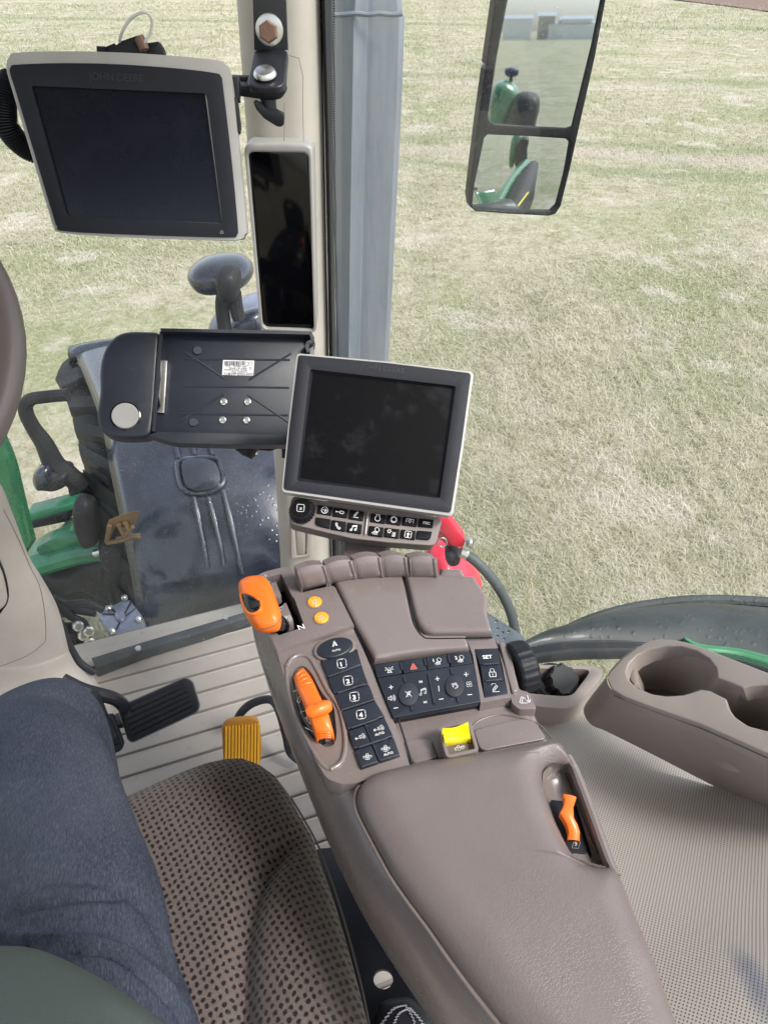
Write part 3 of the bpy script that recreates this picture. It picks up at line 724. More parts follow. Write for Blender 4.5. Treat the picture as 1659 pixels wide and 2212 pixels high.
hos = thing('hydraulic_hoses', 'bundle of black hydraulic hoses at the lower left corner of the windshield', 'hose', Q(180, 1430, 1.2))
for i, L in enumerate(([(260, 840), (330, 870), (420, 870), (500, 900)], [(270, 870), (340, 930), (400, 960), (420, 1010)], [(270, 900), (350, 900), (460, 915)], [(290, 960), (330, 1010), (380, 1040), (430, 1060)],
                       [(300, 980), (350, 980), (400, 1010), (440, 1020)], [(320, 1020), (370, 1080), (420, 1110), (470, 1130)], [(340, 1000), (380, 1040), (390, 1090)])):
    tube('hose', [Vf(1.22+.02*(i % 3)).pt(*p) for p in c4(L)], .0105, M['tyre'], hos)
for x, y in ((375, 975), (430, 1055), (425, 1000), (400, 1020), (470, 1075), (450, 1100)):
    lathe('fitting', Vf(1.2).pt(*one(c4, x, y)), (.5, -.6, .4), [(.011, -.014), (.014, -.004), (.014, .01), (.009, .014)], M['zinc'], hos, seg=8)
# dark ground below the hood, what the machine stands over
ax2 = thing('front_axle', 'wide dark steel axle beam low under the front of the tractor', 'axle', Q(250, 1500, 1.9))
tube('beam', [V((-1.5, 1.7, .95)), V((-.9, 1.95, .95)), V((-.3, 2.2, .95))], .14, M['tyre'], ax2)
tube('hub', [V((-.9, 2.0, .55)), V((-.72, 2.1, .6))], .3, M['tyre'], ax2, seg=28, smooth=0)

# ------------------------------------------------------------------ windshield with its lower frame
ws_r = P(606, 1318, 1.27); ws_l = P(150, 1432, 1.27); wd_ = (ws_r-ws_l).normalized()
wsn = V((wd_.y, -wd_.x, 0))
ws = thing('windshield', 'large wet dusty front glass pane left of the pillar', 'window', ws_l.lerp(ws_r, .5))
b0 = ws_l-wd_*1.2+UP*.02; b1 = ws_r+wd_*.0+UP*.02
bm = bmesh.new()
tp = UP*1.45+wd_*.04
vs = [bm.verts.new(p) for p in (b0, b1, b1+tp, b0+tp)]; bm.faces.new(vs)
g = obj('pane', bm, M['windshield'], ws, flat=True)
WSP = Pl(b0, wsn)
fp = c4([(440, 1130), (700, 1050), (1000, 962), (1190, 905), (1200, 935), (1000, 1000), (700, 1090), (460, 1180)])
slab('lower_frame', fp, Hd(1.268), .03, M['frame_grey'], ws, bev=.002)
for x, y in ((665, 1086), (1083, 938)):
    lathe('frame_screw', P(*one(c4, x, y), 1.268), UP, [(.008, 0), (.007, .003), (0, .004)], M['zinc'], ws, seg=12)
tube('seal', [Q(*p, q) for p, q in zip(c4([(290, 960), (330, 1060), (375, 1140), (420, 1180), (455, 1200)]), (.99, .985, .98, .975, .975))], .008, M['gasket'], ws)

# ------------------------------------------------------------------ right front pillar
pil = thing('cab_pillar', 'tall beige cab pillar between the windshield and the side window', 'pillar', Q(650, 1240, 1.2))
def pilrow(y, xl, xr, f=1.13):
    a = Q(xl, y, f+.03); b = Q(xr, y, f+.03); row = []
    for i in range(17):
        t = i/16; row.append(a.lerp(b, t)+V((0, -.036*(1-abs(2*t-1)**3.5), 0)))
    row += [b+V((0, .05, 0)), a+V((0, .05, 0))]
    return row
rows = [pilrow(*q) for q in ((-160, 497, 684), (0, 512, 690), (300, 534, 697), (600, 556, 703), (720, 566, 706), (960, 590, 709), (1100, 600, 712), (1320, 612, 716))]
obj('trim', grid_bm(rows, True, True), M['beige'], pil, ang=50)
lb = [(690, -160), (694, 0), (702, 300), (708, 600), (715, 1000), (720, 1320)]
sp_ = [(712, -160), (718, 0), (720, 300), (723, 600), (732, 1000), (738, 1320)]
rows = [[Q(*a, 1.16), Q(a[0]+8, a[1], 1.145), Q(b[0]-4, b[1], 1.15), Q(*b, 1.165), Q(*b, 1.2), Q(*a, 1.2)] for a, b in zip(lb, sp_)]
obj('rubber_seal', grid_bm(rows, True, True), M['gasket'], pil, ang=50)
obj('dotted_band', grid_bm([[Q(b[0]-4, b[1], 1.1795), Q(b[0]+5, b[1], 1.1795)] for b in sp_]), M['frit'], pil, flat=True)
# recessed handle slot low on the pillar and thin panel seams
pf = Vf(1.128)
slab('slot_frame', c4([(1398, 490), (1500, 480), (1500, 640), (1400, 655)]), Vf(1.119), .006, M['beige'], pil, rc=.006, bev=.002, holes=[c4([(1415, 500), (1478, 495), (1472, 635), (1425, 645)])], hrc=.004)
slab('slot_handle', c4([(1420, 500), (1466, 498), (1466, 632), (1428, 640)]), Vf(1.1205), .004, M['beige_light'], pil, rc=.004, bev=.002)
icon([[(0, 0), (.14, .04), (.2, .3), (.2, .8), (.215, 1.35)], [(-.08, 1.3), (-.075, 1.1), (-.075, .7)]], *one(c2, 255, 240), 145, Vf(1.1), M['taupe_dark'], pil, ex=(1, 0), ey=(0, 1), w=.9, off=.0, name='panel_seam')

# vertical dark corner display on the pillar
cdp = thing('pillar_display', 'tall narrow black glass display in a light grey frame on the pillar', 'display', Q(620, 720, 1.09))
CP = Vf(1.085)
outl = c2([(58, 640), (75, 622), (210, 618), (335, 625), (355, 645), (372, 1425), (360, 1440), (150, 1432), (128, 1415)])
slab('frame', outl, CP, .05, M['silver'], cdp, rc=.008, bev=.006, seg=4, holes=[c2([(76, 670), (92, 658), (320, 662), (336, 675), (362, 1420), (352, 1427), (155, 1420), (138, 1405)])], hrc=.004)
slab('glass', c2([(72, 662), (92, 652), (322, 656), (340, 672), (365, 1422), (354, 1430), (150, 1424), (132, 1408)]), Vf(1.093), .03, M['screen3'], cdp, rc=.004, bev=.001)
icon([[(-1, 0), (1, .02)]], *one(c2, 245, 1375), 26, Vf(1.0926), M['grey_print'], cdp, w=.5, name='glass_mark') if 0 else None

# steel bracket and lever holding the upper monitor
br = thing('monitor_bracket', 'black cranked steel bracket bolted to the top of the pillar with a zinc bolt', 'bracket', Q(578, 215, 1.06))
BP = Vf(1.075)
slab('upright_bar', c2([(88, -300), (228, -300), (248, 218), (102, 218)]), BP, .008, M['painted_steel'], br, bev=.002)
s0 = BP.pt(*one(c2, 100, 214)); s1 = BP.pt(*one(c2, 249, 214)); s2 = Q(*one(c2, 75, 372), 1.0); s2b = s2
SP = P3(s0, s1, s2)
slab('bent_plate', c2([(101, 222), (120, 210), (235, 212), (249, 224), (238, 355), (212, 377), (92, 374), (73, 360)]), SP, .008, M['painted_steel'], br, rc=[0, .005, .005, 0, .01, .01, .01, .01], bev=.002, seg=3)
def hexbolt(name, c, n, r, mat, par, washer=0, dome=False):
    bm = bmesh.new()
    if washer: lathe_bm(bm, c, n, [(washer, 0), (washer, .0025), (washer*.96, .003)], seg=28)
    if dome: lathe_bm(bm, c+n*.003, n, [(r, 0), (r*.97, r*.15), (r*.8, r*.38), (r*.4, r*.5), (0, r*.52)], seg=28)
    else: lathe_bm(bm, c+n*.003, n, [(r, 0), (r, r*.6), (r*.85, r*.72), (0, r*.72)], seg=6)
    return obj(name, bm, mat, par)
hexbolt('rusty_bolt', BP.pt(*one(c2, 168, 138)), V((0, -1, .1)).normalized(), .0125, M['rust'], br)
lathe('washer', BP.pt(*one(c2, 170, 128)), V((0, -1, 0)), [(.0175, 0), (.0175, .003), (.016, .0035)], M['zinc'], br)
hexbolt('domed_bolt', SP.pt(*one(c2, 152, 332)), SP.n, .0145, M['zinc'], br, dome=True)
slab('clamp_arm', c2([(-40, 360), (80, 372), (225, 372), (238, 395), (225, 425), (190, 435), (120, 428), (-40, 405)]), Vf(1.01), .03, M['black'], br, rc=.006, bev=.004)
slab('rear_arm', c2([(-40, 328), (78, 332), (72, 358), (-40, 358)]), Vf(1.05), .015, M['black'], br, bev=.003)
tube('lever_pin', [Vf(1.01).pt(*p) for p in c2([(163, 428), (165, 455), (168, 475)])], .010, M['black'], br, smooth=0, seg=14)
slab('lever', c2([(98, 435), (130, 452), (150, 475), (195, 478), (230, 496), (230, 545), (207, 550), (145, 512), (110, 470)]), Vf(.99), .014, M['black'], br, rc=.003, bev=.002)

# ------------------------------------------------------------------ outside right: exhaust stack
ex = thing('exhaust_stack', 'tall grey faded steel exhaust stack outside, right of the pillar', 'exhaust', Q(790, 1250, 1.75))
def exrow(y, x0, xc, x1, f=1.72):
    a, c, b = Q(x0, y, f+.06), Q(xc, y, f), Q(x1, y, f+.02)
    return [a+V((0, .12, 0)), a, a.lerp(c, .5)+V((0, -.022, 0)), c+V((-.006, -.001, 0)), c+V((0, -.009, 0)), c+V((.008, -.001, 0)), c.lerp(b, .25)+V((0, .001, 0)), c.lerp(b, .28)+V((0, .006, 0)), c.lerp(b, .9)+V((0, .004, 0)), b+V((.001, .014, 0)), b+V((0, .12, 0))]
rows = [exrow(*q) for q in ((34, 716, 765, 872), (40, 716, 765, 873), (200, 718, 762, 868), (500, 722, 757, 853), (800, 728, 753, 838), (1100, 734, 752, 826), (1300, 738, 752, 818))]
obj('box_section', grid_bm(rows, True, True), M['exhaust'], ex, ang=28)
rows = [exrow(*q) for q in ((-200, 712, 770, 850), (-40, 714, 770, 858), (10, 716, 768, 868), (33, 717, 766, 868))]
obj('upper_section', grid_bm(rows, True, True), M['exhaust'], ex, ang=28)
tube('weld', [Q(x, y, 1.708) for x, y in c2([(448, 66), (500, 62), (540, 58), (600, 63), (640, 58), (700, 63), (742, 60)])], .0045, M['exhaust'], ex, seg=8)

# ------------------------------------------------------------------ mirror
mf = 1.9; mc_ = Q(1165, 180, mf); mn = V((.105, -.994, .0375)).normalized(); MP = Pl(mc_, mn)
mir = thing('wing_mirror', 'tall two-part black framed wing mirror, dusty, hanging outside the side window', 'mirror', MP.pt(1105, 462))
ofr = c2([(1150, -260), (1660, -260), (1622, 0), (1575, 250), (1505, 560), (1470, 720), (1428, 890), (1405, 925), (1375, 934), (1200, 925), (1060, 914), (1036, 895), (1030, 850), (1045, 720), (1070, 520), (1115, 200), (1144, 0)])
ih1 = c2([(1205, -200), (1630, -200), (1600, 0), (1560, 200), (1475, 545), (1450, 553), (1300, 546), (1140, 535), (1118, 522), (1114, 500), (1150, 250), (1198, 0)])
ih2 = c2([(1098, 595), (1112, 582), (1300, 590), (1455, 600), (1472, 616), (1450, 740), (1415, 893), (1390, 917), (1200, 912), (1062, 905), (1046, 888), (1055, 800)])
slab('frame', ofr, MP, .05, M['mirror_frame'], mir, bev=.008, seg=3, holes=[ih1, ih2])
MP1 = Pl(mc_-mn*.006, mn)
slab('upper_glass', ih1, MP1, .003, M['mirror'], mir, bev=0)
# lower, curved glass
q0 = [MP1.pt(x, y) for x, y in ih2]; cc = sum(q0, V((0, 0, 0)))/len(q0); rows = []
LN = (mn+V((.0, 0, -.022))).normalized(); LR = 1.5
for i in range(13):
    s = max(1e-3, i/12); row = []
    for p in [MP1.pt(x, y) for x, y in spx(ih2, 3)]:
        v = (p-cc)*s; row.append(cc+v-mn*(v.length**2/(2*LR))-mn*.001+mn*((LN-mn*LN.dot(mn)).dot(v)*-1))
    rows.append(row)
obj('lower_glass', grid_bm(rows, True), M['mirror'], mir, ang=90)
def refl(x, y, dist):
    h = MP.pt(x, y); d = (h-CAM).normalized(); r = d-mn*2*d.dot(mn); return h+r*dist, r
# what stands behind: rear fender, tyre, lamp, buildings (seen in the mirror)
def rear():
    c, r = refl(*one(c2, 1180, 450), 4.2); n = -r
    pl = Pl(c, n)
    def rp(x, y, off=0):
        h, rr = refl(*one(c2, x, y), 1); o = c+n*off; t = (o-h).dot(n)/rr.dot(n); return h+rr*t
    class RP:
        def __init__(s, off=0): s.off = off; s.n = n
        def pt(s, x, y, o=0): 
            h, rr = refl(x, y, 1); q = c+n*(s.off+o); return h+rr*((q-h).dot(n)/rr.dot(n))
    rf = thing('rear_fender', 'green rear fender over its black tyre, reflected in the wing mirror', 'fender', rp(1180, 760))
    blob('shell', c2([(1100, 760), (1115, 500), (1130, 400), (1150, 355), (1195, 345), (1240, 375), (1248, 420), (1220, 480), (1190, 560), (1160, 760)]), RP(), .25, .25, M['green'], rf, pw=.35)
    lt = thing('beacon', 'dark blue covered beacon above the green fender in the mirror', 'lamp', rp(1210, 350))
    blob('cover', c2([(1188, 300), (1215, 292), (1245, 300), (1243, 325), (1215, 335), (1190, 325)]), RP(), .06, .06, M['ball_blue'], lt)
    tube('stem', [rp(1213, 330), rp(1213, 362)], .012, M['black'], lt, smooth=0)
    blob('tyre', c2([(1180, 760), (1190, 540), (1215, 450), (1250, 402), (1300, 398), (1332, 415), (1335, 470), (1318, 550), (1310, 760)]), RP(.1), .3, .3, M['tyre'], rf, pw=.3)
    for i, (x0, x1, y0, y1, m) in enumerate(((1180, 1300, 66, 105, 'beige_light'), (1330, 1400, 52, 100, 'wet_steel'), (1365, 1600, 90, 150, 'beige_light'), (1430, 1560, 68, 95, 'blue_steel'))):
        h, rr = refl(*one(c2, (x0+x1)/2, y1), 1); k = 260.0; pt = lambda x, y: (lambda q: q[0]+(q[1])*k)(refl(*one(c2, x, y), 0))
        a, b, t = pt(x0, y1), pt(x1, y1), pt(x0, y0); hh = (t-a).length; u = (b-a).normalized(); z0 = 0
        bt = thing('farm_building', ('long pale shed far off at the left, reflected in the mirror', 'small blue-grey house between two pale sheds, reflected in the mirror', 'wide white shed far off, reflected at the right of the mirror', 'distant blue-grey roofed hall, reflected above the white shed')[i], 'building', V((a.x, a.y, 0)), 'farm buildings reflected in the mirror')
        dpt = V((-u.y, u.x, 0)); ww = (b-a).length
        c0 = V(((a.x+b.x)/2, (a.y+b.y)/2, 0)); top = max(t.z, 3)
        bm = bmesh.new(); box_bm(bm, c0+UP*top*.42, V((u.x, u.y, 0))*ww/2, dpt*4, UP*top*.42); obj('wall', bm, M['white' if i != 1 else 'beige'], bt)
        bm = bmesh.new(); ux = V((u.x, u.y, 0))*(ww/2+.4)
        pr = [c0+UP*top*.85+dpt*4.4, c0+UP*top+dpt*0, c0+UP*top*.85-dpt*4.4]
        rws = [[p-ux for p in pr], [p+ux for p in pr]]; obj('roof', grid_bm(rws), M['shed_roof'], bt, flat=True)
rear()
def low_refl(x, y, dist):
    h = MP1.pt(x, y); n = (LN+(h-cc)/LR).normalized(); d = (h-CAM).normalized(); r = d-n*2*d.dot(n); return h+r*dist
def side_body():
    sb = thing('rear_bodywork', 'long green rear bodywork beside a dark tyre, reflected in the lower mirror glass', 'bodywork', low_refl(*one(c2, 1180, 880), 2.2))
    gl = [((1120, 915), (1165, 915), 1.9), ((1150, 850), (1195, 850), 2.2), ((1185, 790), (1225, 785), 2.6), ((1220, 740), (1262, 730), 3.1), ((1250, 700), (1300, 695), 3.6)]
    bl = [((1168, 915), (1260, 915), 1.9), ((1198, 850), (1290, 850), 2.2), ((1230, 785), (1315, 790), 2.6), ((1262, 735), (1328, 740), 3.1), ((1285, 705), (1330, 705), 3.6)]
    for nm, L, mt in (('green_panel', gl, M['green']), ('tyre', bl, M['tyre'])):
        rows = []
        for a, b, d in L:
            p, q = low_refl(*one(c2, *a), d), low_refl(*one(c2, *b), d); rows.append([p-UP*.25]+[p.lerp(q, t)+UP*.05*math.sin(t*math.pi) for t in [i/6 for i in range(7)]]+[q-UP*.4])
        rows = [list(r) for r in zip(*[crom(list(c), 4) for c in zip(*rows)])]; obj(nm, grid_bm(rows), mt, sb, ang=70)
    tube('yellow_stripe', [low_refl(*one(c2, x, y), d) for x, y, d in ((1235, 910, 1.85), (1262, 870, 2.0), (1285, 835, 2.2))], .012, M['yellow'], sb)
side_body()

# fire extinguisher outside
fe = thing('fire_extinguisher', 'red fire extinguisher with a red lever handle, outside beyond the console', 'fire extinguisher', P(960, 1330, 1.5))
E = Vf(1.25)
ec = E.pt(985, 1255)
blob('bottle', c5([(1130, 1590), (1160, 1545), (1210, 1520), (1280, 1515), (1370, 1560), (1440, 1610), (1500, 1700), (1520, 1780), (1300, 1850), (1120, 1800), (1110, 1680)]), E, .08, .08, M['red'], fe)
blob('collar', c5([(1268, 1530), (1290, 1505), (1340, 1510), (1370, 1530), (1378, 1580), (1330, 1610), (1275, 1590)]), Vf(1.17), .03, .03, M['rubber'], fe)
slab('upper_handle', c5([(1205, 1280), (1280, 1285), (1340, 1365), (1415, 1460), (1400, 1510), (1320, 1500), (1230, 1370)]), Vf(1.15), .03, M['red'], fe, rc=.006, bev=.004)
slab('lower_handle', c5([(1190, 1380), (1240, 1400), (1330, 1490), (1300, 1505), (1190, 1420)]), Vf(1.17), .02, M['red'], fe, rc=.004, bev=.003)
tube('pin_ring', [Vf(1.14).pt(*p) for p in c5(arc(1248, 1472, 32, n=14)[:-1])], .002, M['zinc'], fe, closed=True, seg=8)
lathe('gauge', Vf(1.15).pt(*one(c5, 1428, 1475)), V((.9, -.3, .2)), [(.013, 0), (.013, .01), (.011, .013), (0, .013)], M['zinc'], fe)
tube('ferrule', [Vf(1.14).pt(*p) for p in c5([(1375, 1540), (1400, 1550), (1440, 1572)])], .0115, M['zinc'], fe, smooth=0)
tube('hose', [Vf(f).pt(*p) for p, f in zip(c5([(1430, 1565), (1490, 1610), (1570, 1690), (1640, 1780), (1700, 1880), (1745, 1990), (1770, 2100), (1785, 2230), (1790, 2330)]), (1.14, 1.13, 1.12, 1.11, 1.1, 1.09, 1.08, 1.07, 1.06))], .0115, M['hose'], fe, seg=14)
stp = thing('step_plate', 'blue-grey steel step plate with drilled holes beside the hose', 'plate', P(1090, 1400, 1.25))
SPL = Hd(1.2)
hl = [arc(*one(c6, x, y), 3.2, n=10)[:-1] for x, y in ((1432, 390), (1440, 430), (1468, 450), (1500, 445), (1475, 485), (1440, 470))]
slab('plate', c6([(1330, 330), (1400, 350), (1480, 400), (1580, 470), (1620, 540), (1500, 620), (1330, 520)]), SPL, .006, M['blue_steel'], stp, bev=.001, holes=hl)

# rear fender close to the side window, outside
rf = thing('wheel_fender', 'broad dark wet fender arching outside behind the cup holder', 'fender', P(1500, 1420, 1.3))
top_ = spx(d1([(330, 560), (430, 487), (560, 430), (700, 365), (900, 307), (1150, 270), (1300, 262), (1480, 264), (1750, 285), (2000, 330)]), 4, False)
bot_ = spx(d1([(300, 640), (430, 600), (560, 590), (700, 580), (900, 590), (1150, 600), (1300, 620), (1480, 680), (1750, 760), (2000, 860)]), 4, False)
rows = []
for k in range(13):
    t = k/12; row = []
    for i, (a, b) in enumerate(zip(top_, bot_)):
        p = P(*a, .98); q = P(*b, .93); row.append(p.lerp(q, t)+UP*(.07*math.sin(t*math.pi*.9)))
    rows.append(row)
o = obj('shell', grid_bm(rows), M['rear_fender'], rf, ang=80); s_ = o.modifiers.new('s', 'SOLIDIFY'); s_.thickness = .02; s_.offset = -1
eb = [P(*a, .98)+UP*.012 for a in top_]
tube('rim', [p for p in eb], .012, M['rear_fender'], rf, smooth=0, seg=10)
gs = thing('cab_sill', 'bright green painted cab sill below the side window, behind the cup holder', 'sill', P(1600, 1450, .95))
a_ = spx(d1([(1200, 440), (1280, 478), (1480, 500), (1659, 540), (1900, 600)]), 4, False); b_ = spx(d1([(1200, 480), (1290, 530), (1480, 555), (1659, 605), (1900, 680)]), 4, False)
rows = [[P(*a, .83), P(*a, .82).lerp(P(*b, .82), .3)+UP*.01, P(*a, .82).lerp(P(*b, .82), .7)+UP*.01, P(*b, .82), P(*b, .9), P(*a, .9)] for a, b in zip(a_, b_)]
obj('strip', grid_bm(rows, True, True), M['green'], gs, ang=60)
obj('dotted_band', grid_bm([[P(*one(c, 0, 0), .8) if 0 else P(b[0], b[1]-11, .808), P(b[0], b[1]+6, .808)] for b in b_ for c in [0]]), M['frit'], gs, flat=True)

# ------------------------------------------------------------------ side window: glass and gasket
sw = thing('side_window', 'large lightly scratched side window to the right of the pillar', 'window', P(1150, 1420, .85))
g0 = Q(722, 700, 1.18); g0 = V((g0.x, 1.185, 0)); path = [V((-.072, 1.185, 0)), V((.02, 1.03, 0)), V((.11, .86, 0)), V((.2, .70, 0)), V((.33, .56, 0)), V((.55, .42, 0)), V((.8, .26, 0))]
path = crom(path, 4)
sillz = [CZ-.86+.0*i for i in range(len(path))]
rows = [[V((p.x, p.y, CZ-1.28)) for p in path], [V((p.x, p.y, CZ-.4)) for p in path], [V((p.x+.02, p.y+.01, CZ+.35)) for p in path]]
GL = obj('pane', grid_bm(rows), M['side_glass'], sw, ang=80)
gk = d1([(250, 560), (350, 540), (450, 525), (600, 512), (750, 508), (940, 512), (1150, 560), (1400, 640)])
tube('gasket', [P(*p, .80) for p in gk], .0125, M['gasket'], sw, seg=12)
tb = spx(d1([(300, 530), (400, 503), (520, 482), (640, 472), (800, 470), (950, 476), (1100, 500)]), 4, False)
obj('dotted_band', grid_bm([[P(x, y-8, .765), P(x, y+9, .765)] for x, y in tb]), M['frit'], sw, flat=True)

# ================================================================== interior
# ------------------------------------------------------------------ upper monitor
um = thing('monitor', 'larger monitor with wide pale silver rim and blank screen, hanging from the pillar bracket', 'monitor', Q(270, 500, .93))
ua, ub, uc = Q(16, 135, .93), Q(497, 157, .955), Q(320, 515, .885)
UM = P3(ua, ub, uc); un = UM.n
rim = c1([(33, 330), (45, 275), (85, 252), (300, 246), (500, 249), (760, 262), (1035, 288), (1085, 312), (1108, 360), (1145, 700), (1182, 1075), (1175, 1125), (1135, 1152), (900, 1148), (600, 1138), (300, 1118), (262, 1090), (240, 1030), (140, 700), (60, 430)])
slab('rim', rim, UM, .035, M['silver'], um, bev=.009, seg=5, smooth_px=True, holes=[c1([(152, 412), (985, 448), (1068, 1072), (320, 1036)])])
face = c1([(50, 350), (55, 320), (85, 310), (300, 303), (560, 308), (850, 328), (1030, 350), (1062, 368), (1072, 420), (1112, 760), (1142, 1080), (1138, 1125), (1110, 1140), (900, 1136), (600, 1126), (310, 1110), (275, 1085), (255, 1030), (150, 680), (75, 430)])
hole = c1([(152, 412), (985, 448), (995, 470), (1068, 1062), (1058, 1072), (335, 1036), (320, 1025)])
slab('front_panel', face, Pl(UM.o+un*.002, un), .012, M['bezel'], um, bev=.004, seg=3, smooth_px=True, holes=[hole], hrc=.003)
slab('screen', c1([(145, 405), (1000, 445), (1075, 1078), (315, 1042)]), Pl(UM.o-un*.003, un), .004, M['screen2'], um, bev=0)
TP = Pl(UM.o+un*.002, un)
text('JOHN DEERE', TP, one(c1, 428, 382), one(c1, 692, 393), M['relief_light'], um, off=.0006, ext=.0, name='relief_light_lettering', hs=1.0)
icon([[(-1, -1), (-.6, .6), (.6, .6), (1, -1), (-1, -1)]], *one(c1, 1066, 1113), 3.2, TP, M['grey_print'], um, w=.8, name='small_mark')
slab('side_latch', c1([(1118, 460), (1140, 475), (1155, 600), (1150, 635), (1135, 632), (1120, 560)]), Pl(UM.o-un*.015, un), .02, M['black'], um, bev=.002, rc=.002)
slab('mount_boss', c1([(1105, 365), (1150, 368), (1150, 480), (1115, 475)]), Pl(UM.o-un*.03, un), .02, M['black'], um, bev=.002)
bk_ = Pl(UM.o-un*.025, un)
slab('connector', c1([(500, 225), (550, 205), (558, 215), (582, 195), (660, 168), (680, 180), (700, 260), (500, 262)]), bk_, .03, M['black'], um, bev=.003)
slab('mount_plate', c1([(690, 205), (760, 195), (772, 205), (790, 270), (690, 265)]), Pl(bk_.o-un*.01, un), .03, M['black'], um, bev=.003)
tube('plug_pin', [bk_.pt(*p, .004) for p in c1([(470, 240), (510, 242)])], .004, M['black'], um, smooth=0)
tube('terminal', [bk_.pt(*p, .004) for p in c1([(668, 180), (682, 205), (695, 240)])], .006, M['rust'], um)
tube('white_wire', [bk_.pt(*p, o) for p, o in zip(c1([(575, 200), (590, 150), (625, 95), (675, 62), (715, 68), (732, 105), (722, 160), (700, 195), (690, 215)]), (0, .01, .015, .02, .02, .015, .01, .008, .006))], .0017, M['white_wire'], um, seg=8)
# corrugated cable looping out at the left
cp = [bk_.pt(*p, o) for p, o in zip(c1([(60, 380), (35, 430), (22, 520), (38, 610), (85, 675), (150, 720), (240, 740)]), (-.02, -.01, 0, 0, -.01, -.02, -.03))]
pts = crom(cp, 26); rr = [.0125+.0016*(1 if i % 3 else -1) for i in range(len(pts))]
tube('corrugated_conduit', pts, rr, M['rubber'], um, smooth=0, seg=12)

# ------------------------------------------------------------------ tablet tray on the pillar
tr = thing('tablet_tray', 'empty black plastic tray with ribs, a paper label and a round silver button', 'tray', Q(440, 950, .93))
TA = P3(Q(216, 774, .93), Q(670, 724, 1.0), Q(470, 958, .86)); tn = TA.n
lobe = c3([(775, 408), (620, 404), (560, 420), (510, 470), (484, 540), (476, 610), (480, 680), (474, 740), (464, 790), (466, 850), (490, 895), (545, 920), (620, 924), (730, 918), (750, 800)])
slab('side_lobe', lobe, TA, .03, M['tray'], tr, bev=.008, seg=4, smooth_px=False, rc=.012)
floor_t = c3([(785, 420), (1500, 432), (1510, 520), (1470, 940), (745, 920)])
slab('base_panel', floor_t, Pl(TA.o-tn*.006, tn), .012, M['tray'], tr, bev=.001)
def twall(name, px, h=.008, t=.004): return tube(name, [TA.pt(x, y, h) for x, y in c3(px)], t, M['tray'], tr, smooth=0, seg=8)
bm = bmesh.new()
def wall(px, h0, h1, off):
    ps = c3(px); 
    for (x0, y0), (x1, y1) in zip(ps[:-1], ps[1:]):
        a, b = TA.pt(x0, y0), TA.pt(x1, y1); d = (b-a).normalized(); s = d.cross(tn)*off
        box_bm(bm, (a+b)/2+tn*((h0+h1)/2), (b-a)/2+d*.001, s, tn*((h1-h0)/2))
wall([(782, 418), (1488, 432), (1500, 455), (1498, 470), (1478, 478)], -.006, .012, .0025)
wall([(1478, 478), (1472, 500), (1480, 520)], -.006, .012, .0025)
obj('top_wall', bm, M['tray'], tr)
bm = bmesh.new(); wall([(778, 420), (766, 560), (758, 690), (748, 800), (742, 890)], -.006, .004, .0025); obj('left_wall', bm, M['tray'], tr)
lip = c3([(712, 908), (760, 893), (1000, 897), (1400, 902), (1480, 905), (1470, 956), (1100, 954), (850, 948), (770, 930)])
slab('lower_lip', lip, Pl(TA.o+tn*.014, tn), .028, M['tray'], tr, bev=.004, seg=3, rc=.004)
for L in ([(888, 543), (1392, 548)], [(880, 673), (1388, 682)], [(872, 806), (1385, 814)], [(888, 510), (1080, 638)], [(1198, 642), (1398, 517)], [(868, 838), (1075, 713)], [(1190, 714), (1385, 846)]):
    tube('rib', [TA.pt(x, y, -.006) for x, y in c3(L)], .0016, M['tray'], tr, smooth=0, seg=8)
TB = Pl(TA.o-tn*.006, tn)
for x, y in ((950, 504), (931, 848)):
    lathe('rubber_plug', TB.pt(*one(c3, x, y)), tn, [(.0068, 0), (.0068, .002), (.006, .003), (0, .003)], M['black_soft'], tr, seg=24)
for x, y in ((1075, 750), (1189, 750), (1070, 837), (1184, 838)):
    n_ = lathe('nut_recess', TB.pt(*one(c3, x, y)), tn, [(.0062, 0), (.0062, .0008), (0, .0008)], M['gloss_black'], tr, seg=6)
    lathe('nut', TB.pt(*one(c3, x, y)), tn, [(.0052, 0), (.0052, .0022), (.0036, .003), (.0033, .0014), (0, .0014)], M['zinc'], n_, seg=24)
slab('steel_strip', c3([(775, 548), (805, 550), (790, 802), (755, 798), (770, 770), (762, 720), (772, 640), (770, 590)]), TA, .004, M['zinc'], tr, bev=.001)
# label: upside-down fine print and a bar code
lb_ = slab('label', c3([(1072, 548), (1222, 551), (1217, 624), (1067, 620)]), Pl(TB.o+tn*.0008, tn), .0008, M['label'], tr, bev=0, rc=.001)
LP = Pl(TB.o+tn*.0008, tn)
bars = []
x = 1080
while x < 1182:
    wd = random.choice((1.5, 2.5, 4)); bars.append([(x, 554), (x-.6, 572)]); x += wd+random.choice((2, 3.2))
bm = bmesh.new(); strokes_bm(bm, bars, lambda a, b: one(c3, a, b), LP, 1.0, .0004); obj('bar_code', bm, M['black'], lb_, flat=True)
for s, A, B in (('S/N  SERIAL  4760', (1186, 578), (1082, 575)), ('REV 01 8702', (1184, 588), (1100, 586)), ('Part #  156217-00000E', (1186, 598), (1078, 595)), ('Raven Flightline', (1186, 606), (1112, 604)), ('Ind ID  512204 MDS 00112', (1215, 613), (1078, 610)), ('Contains FCC ID  UCG MLT12', (1214, 621), (1076, 617))):
    if 'Raven' in s: s = 'Production  Code'
    text(s, LP, one(c3, A[0], A[1]-3), one(c3, B[0], B[1]-3), M['black'], lb_, off=.0004, name='fine_print', hs=.8)
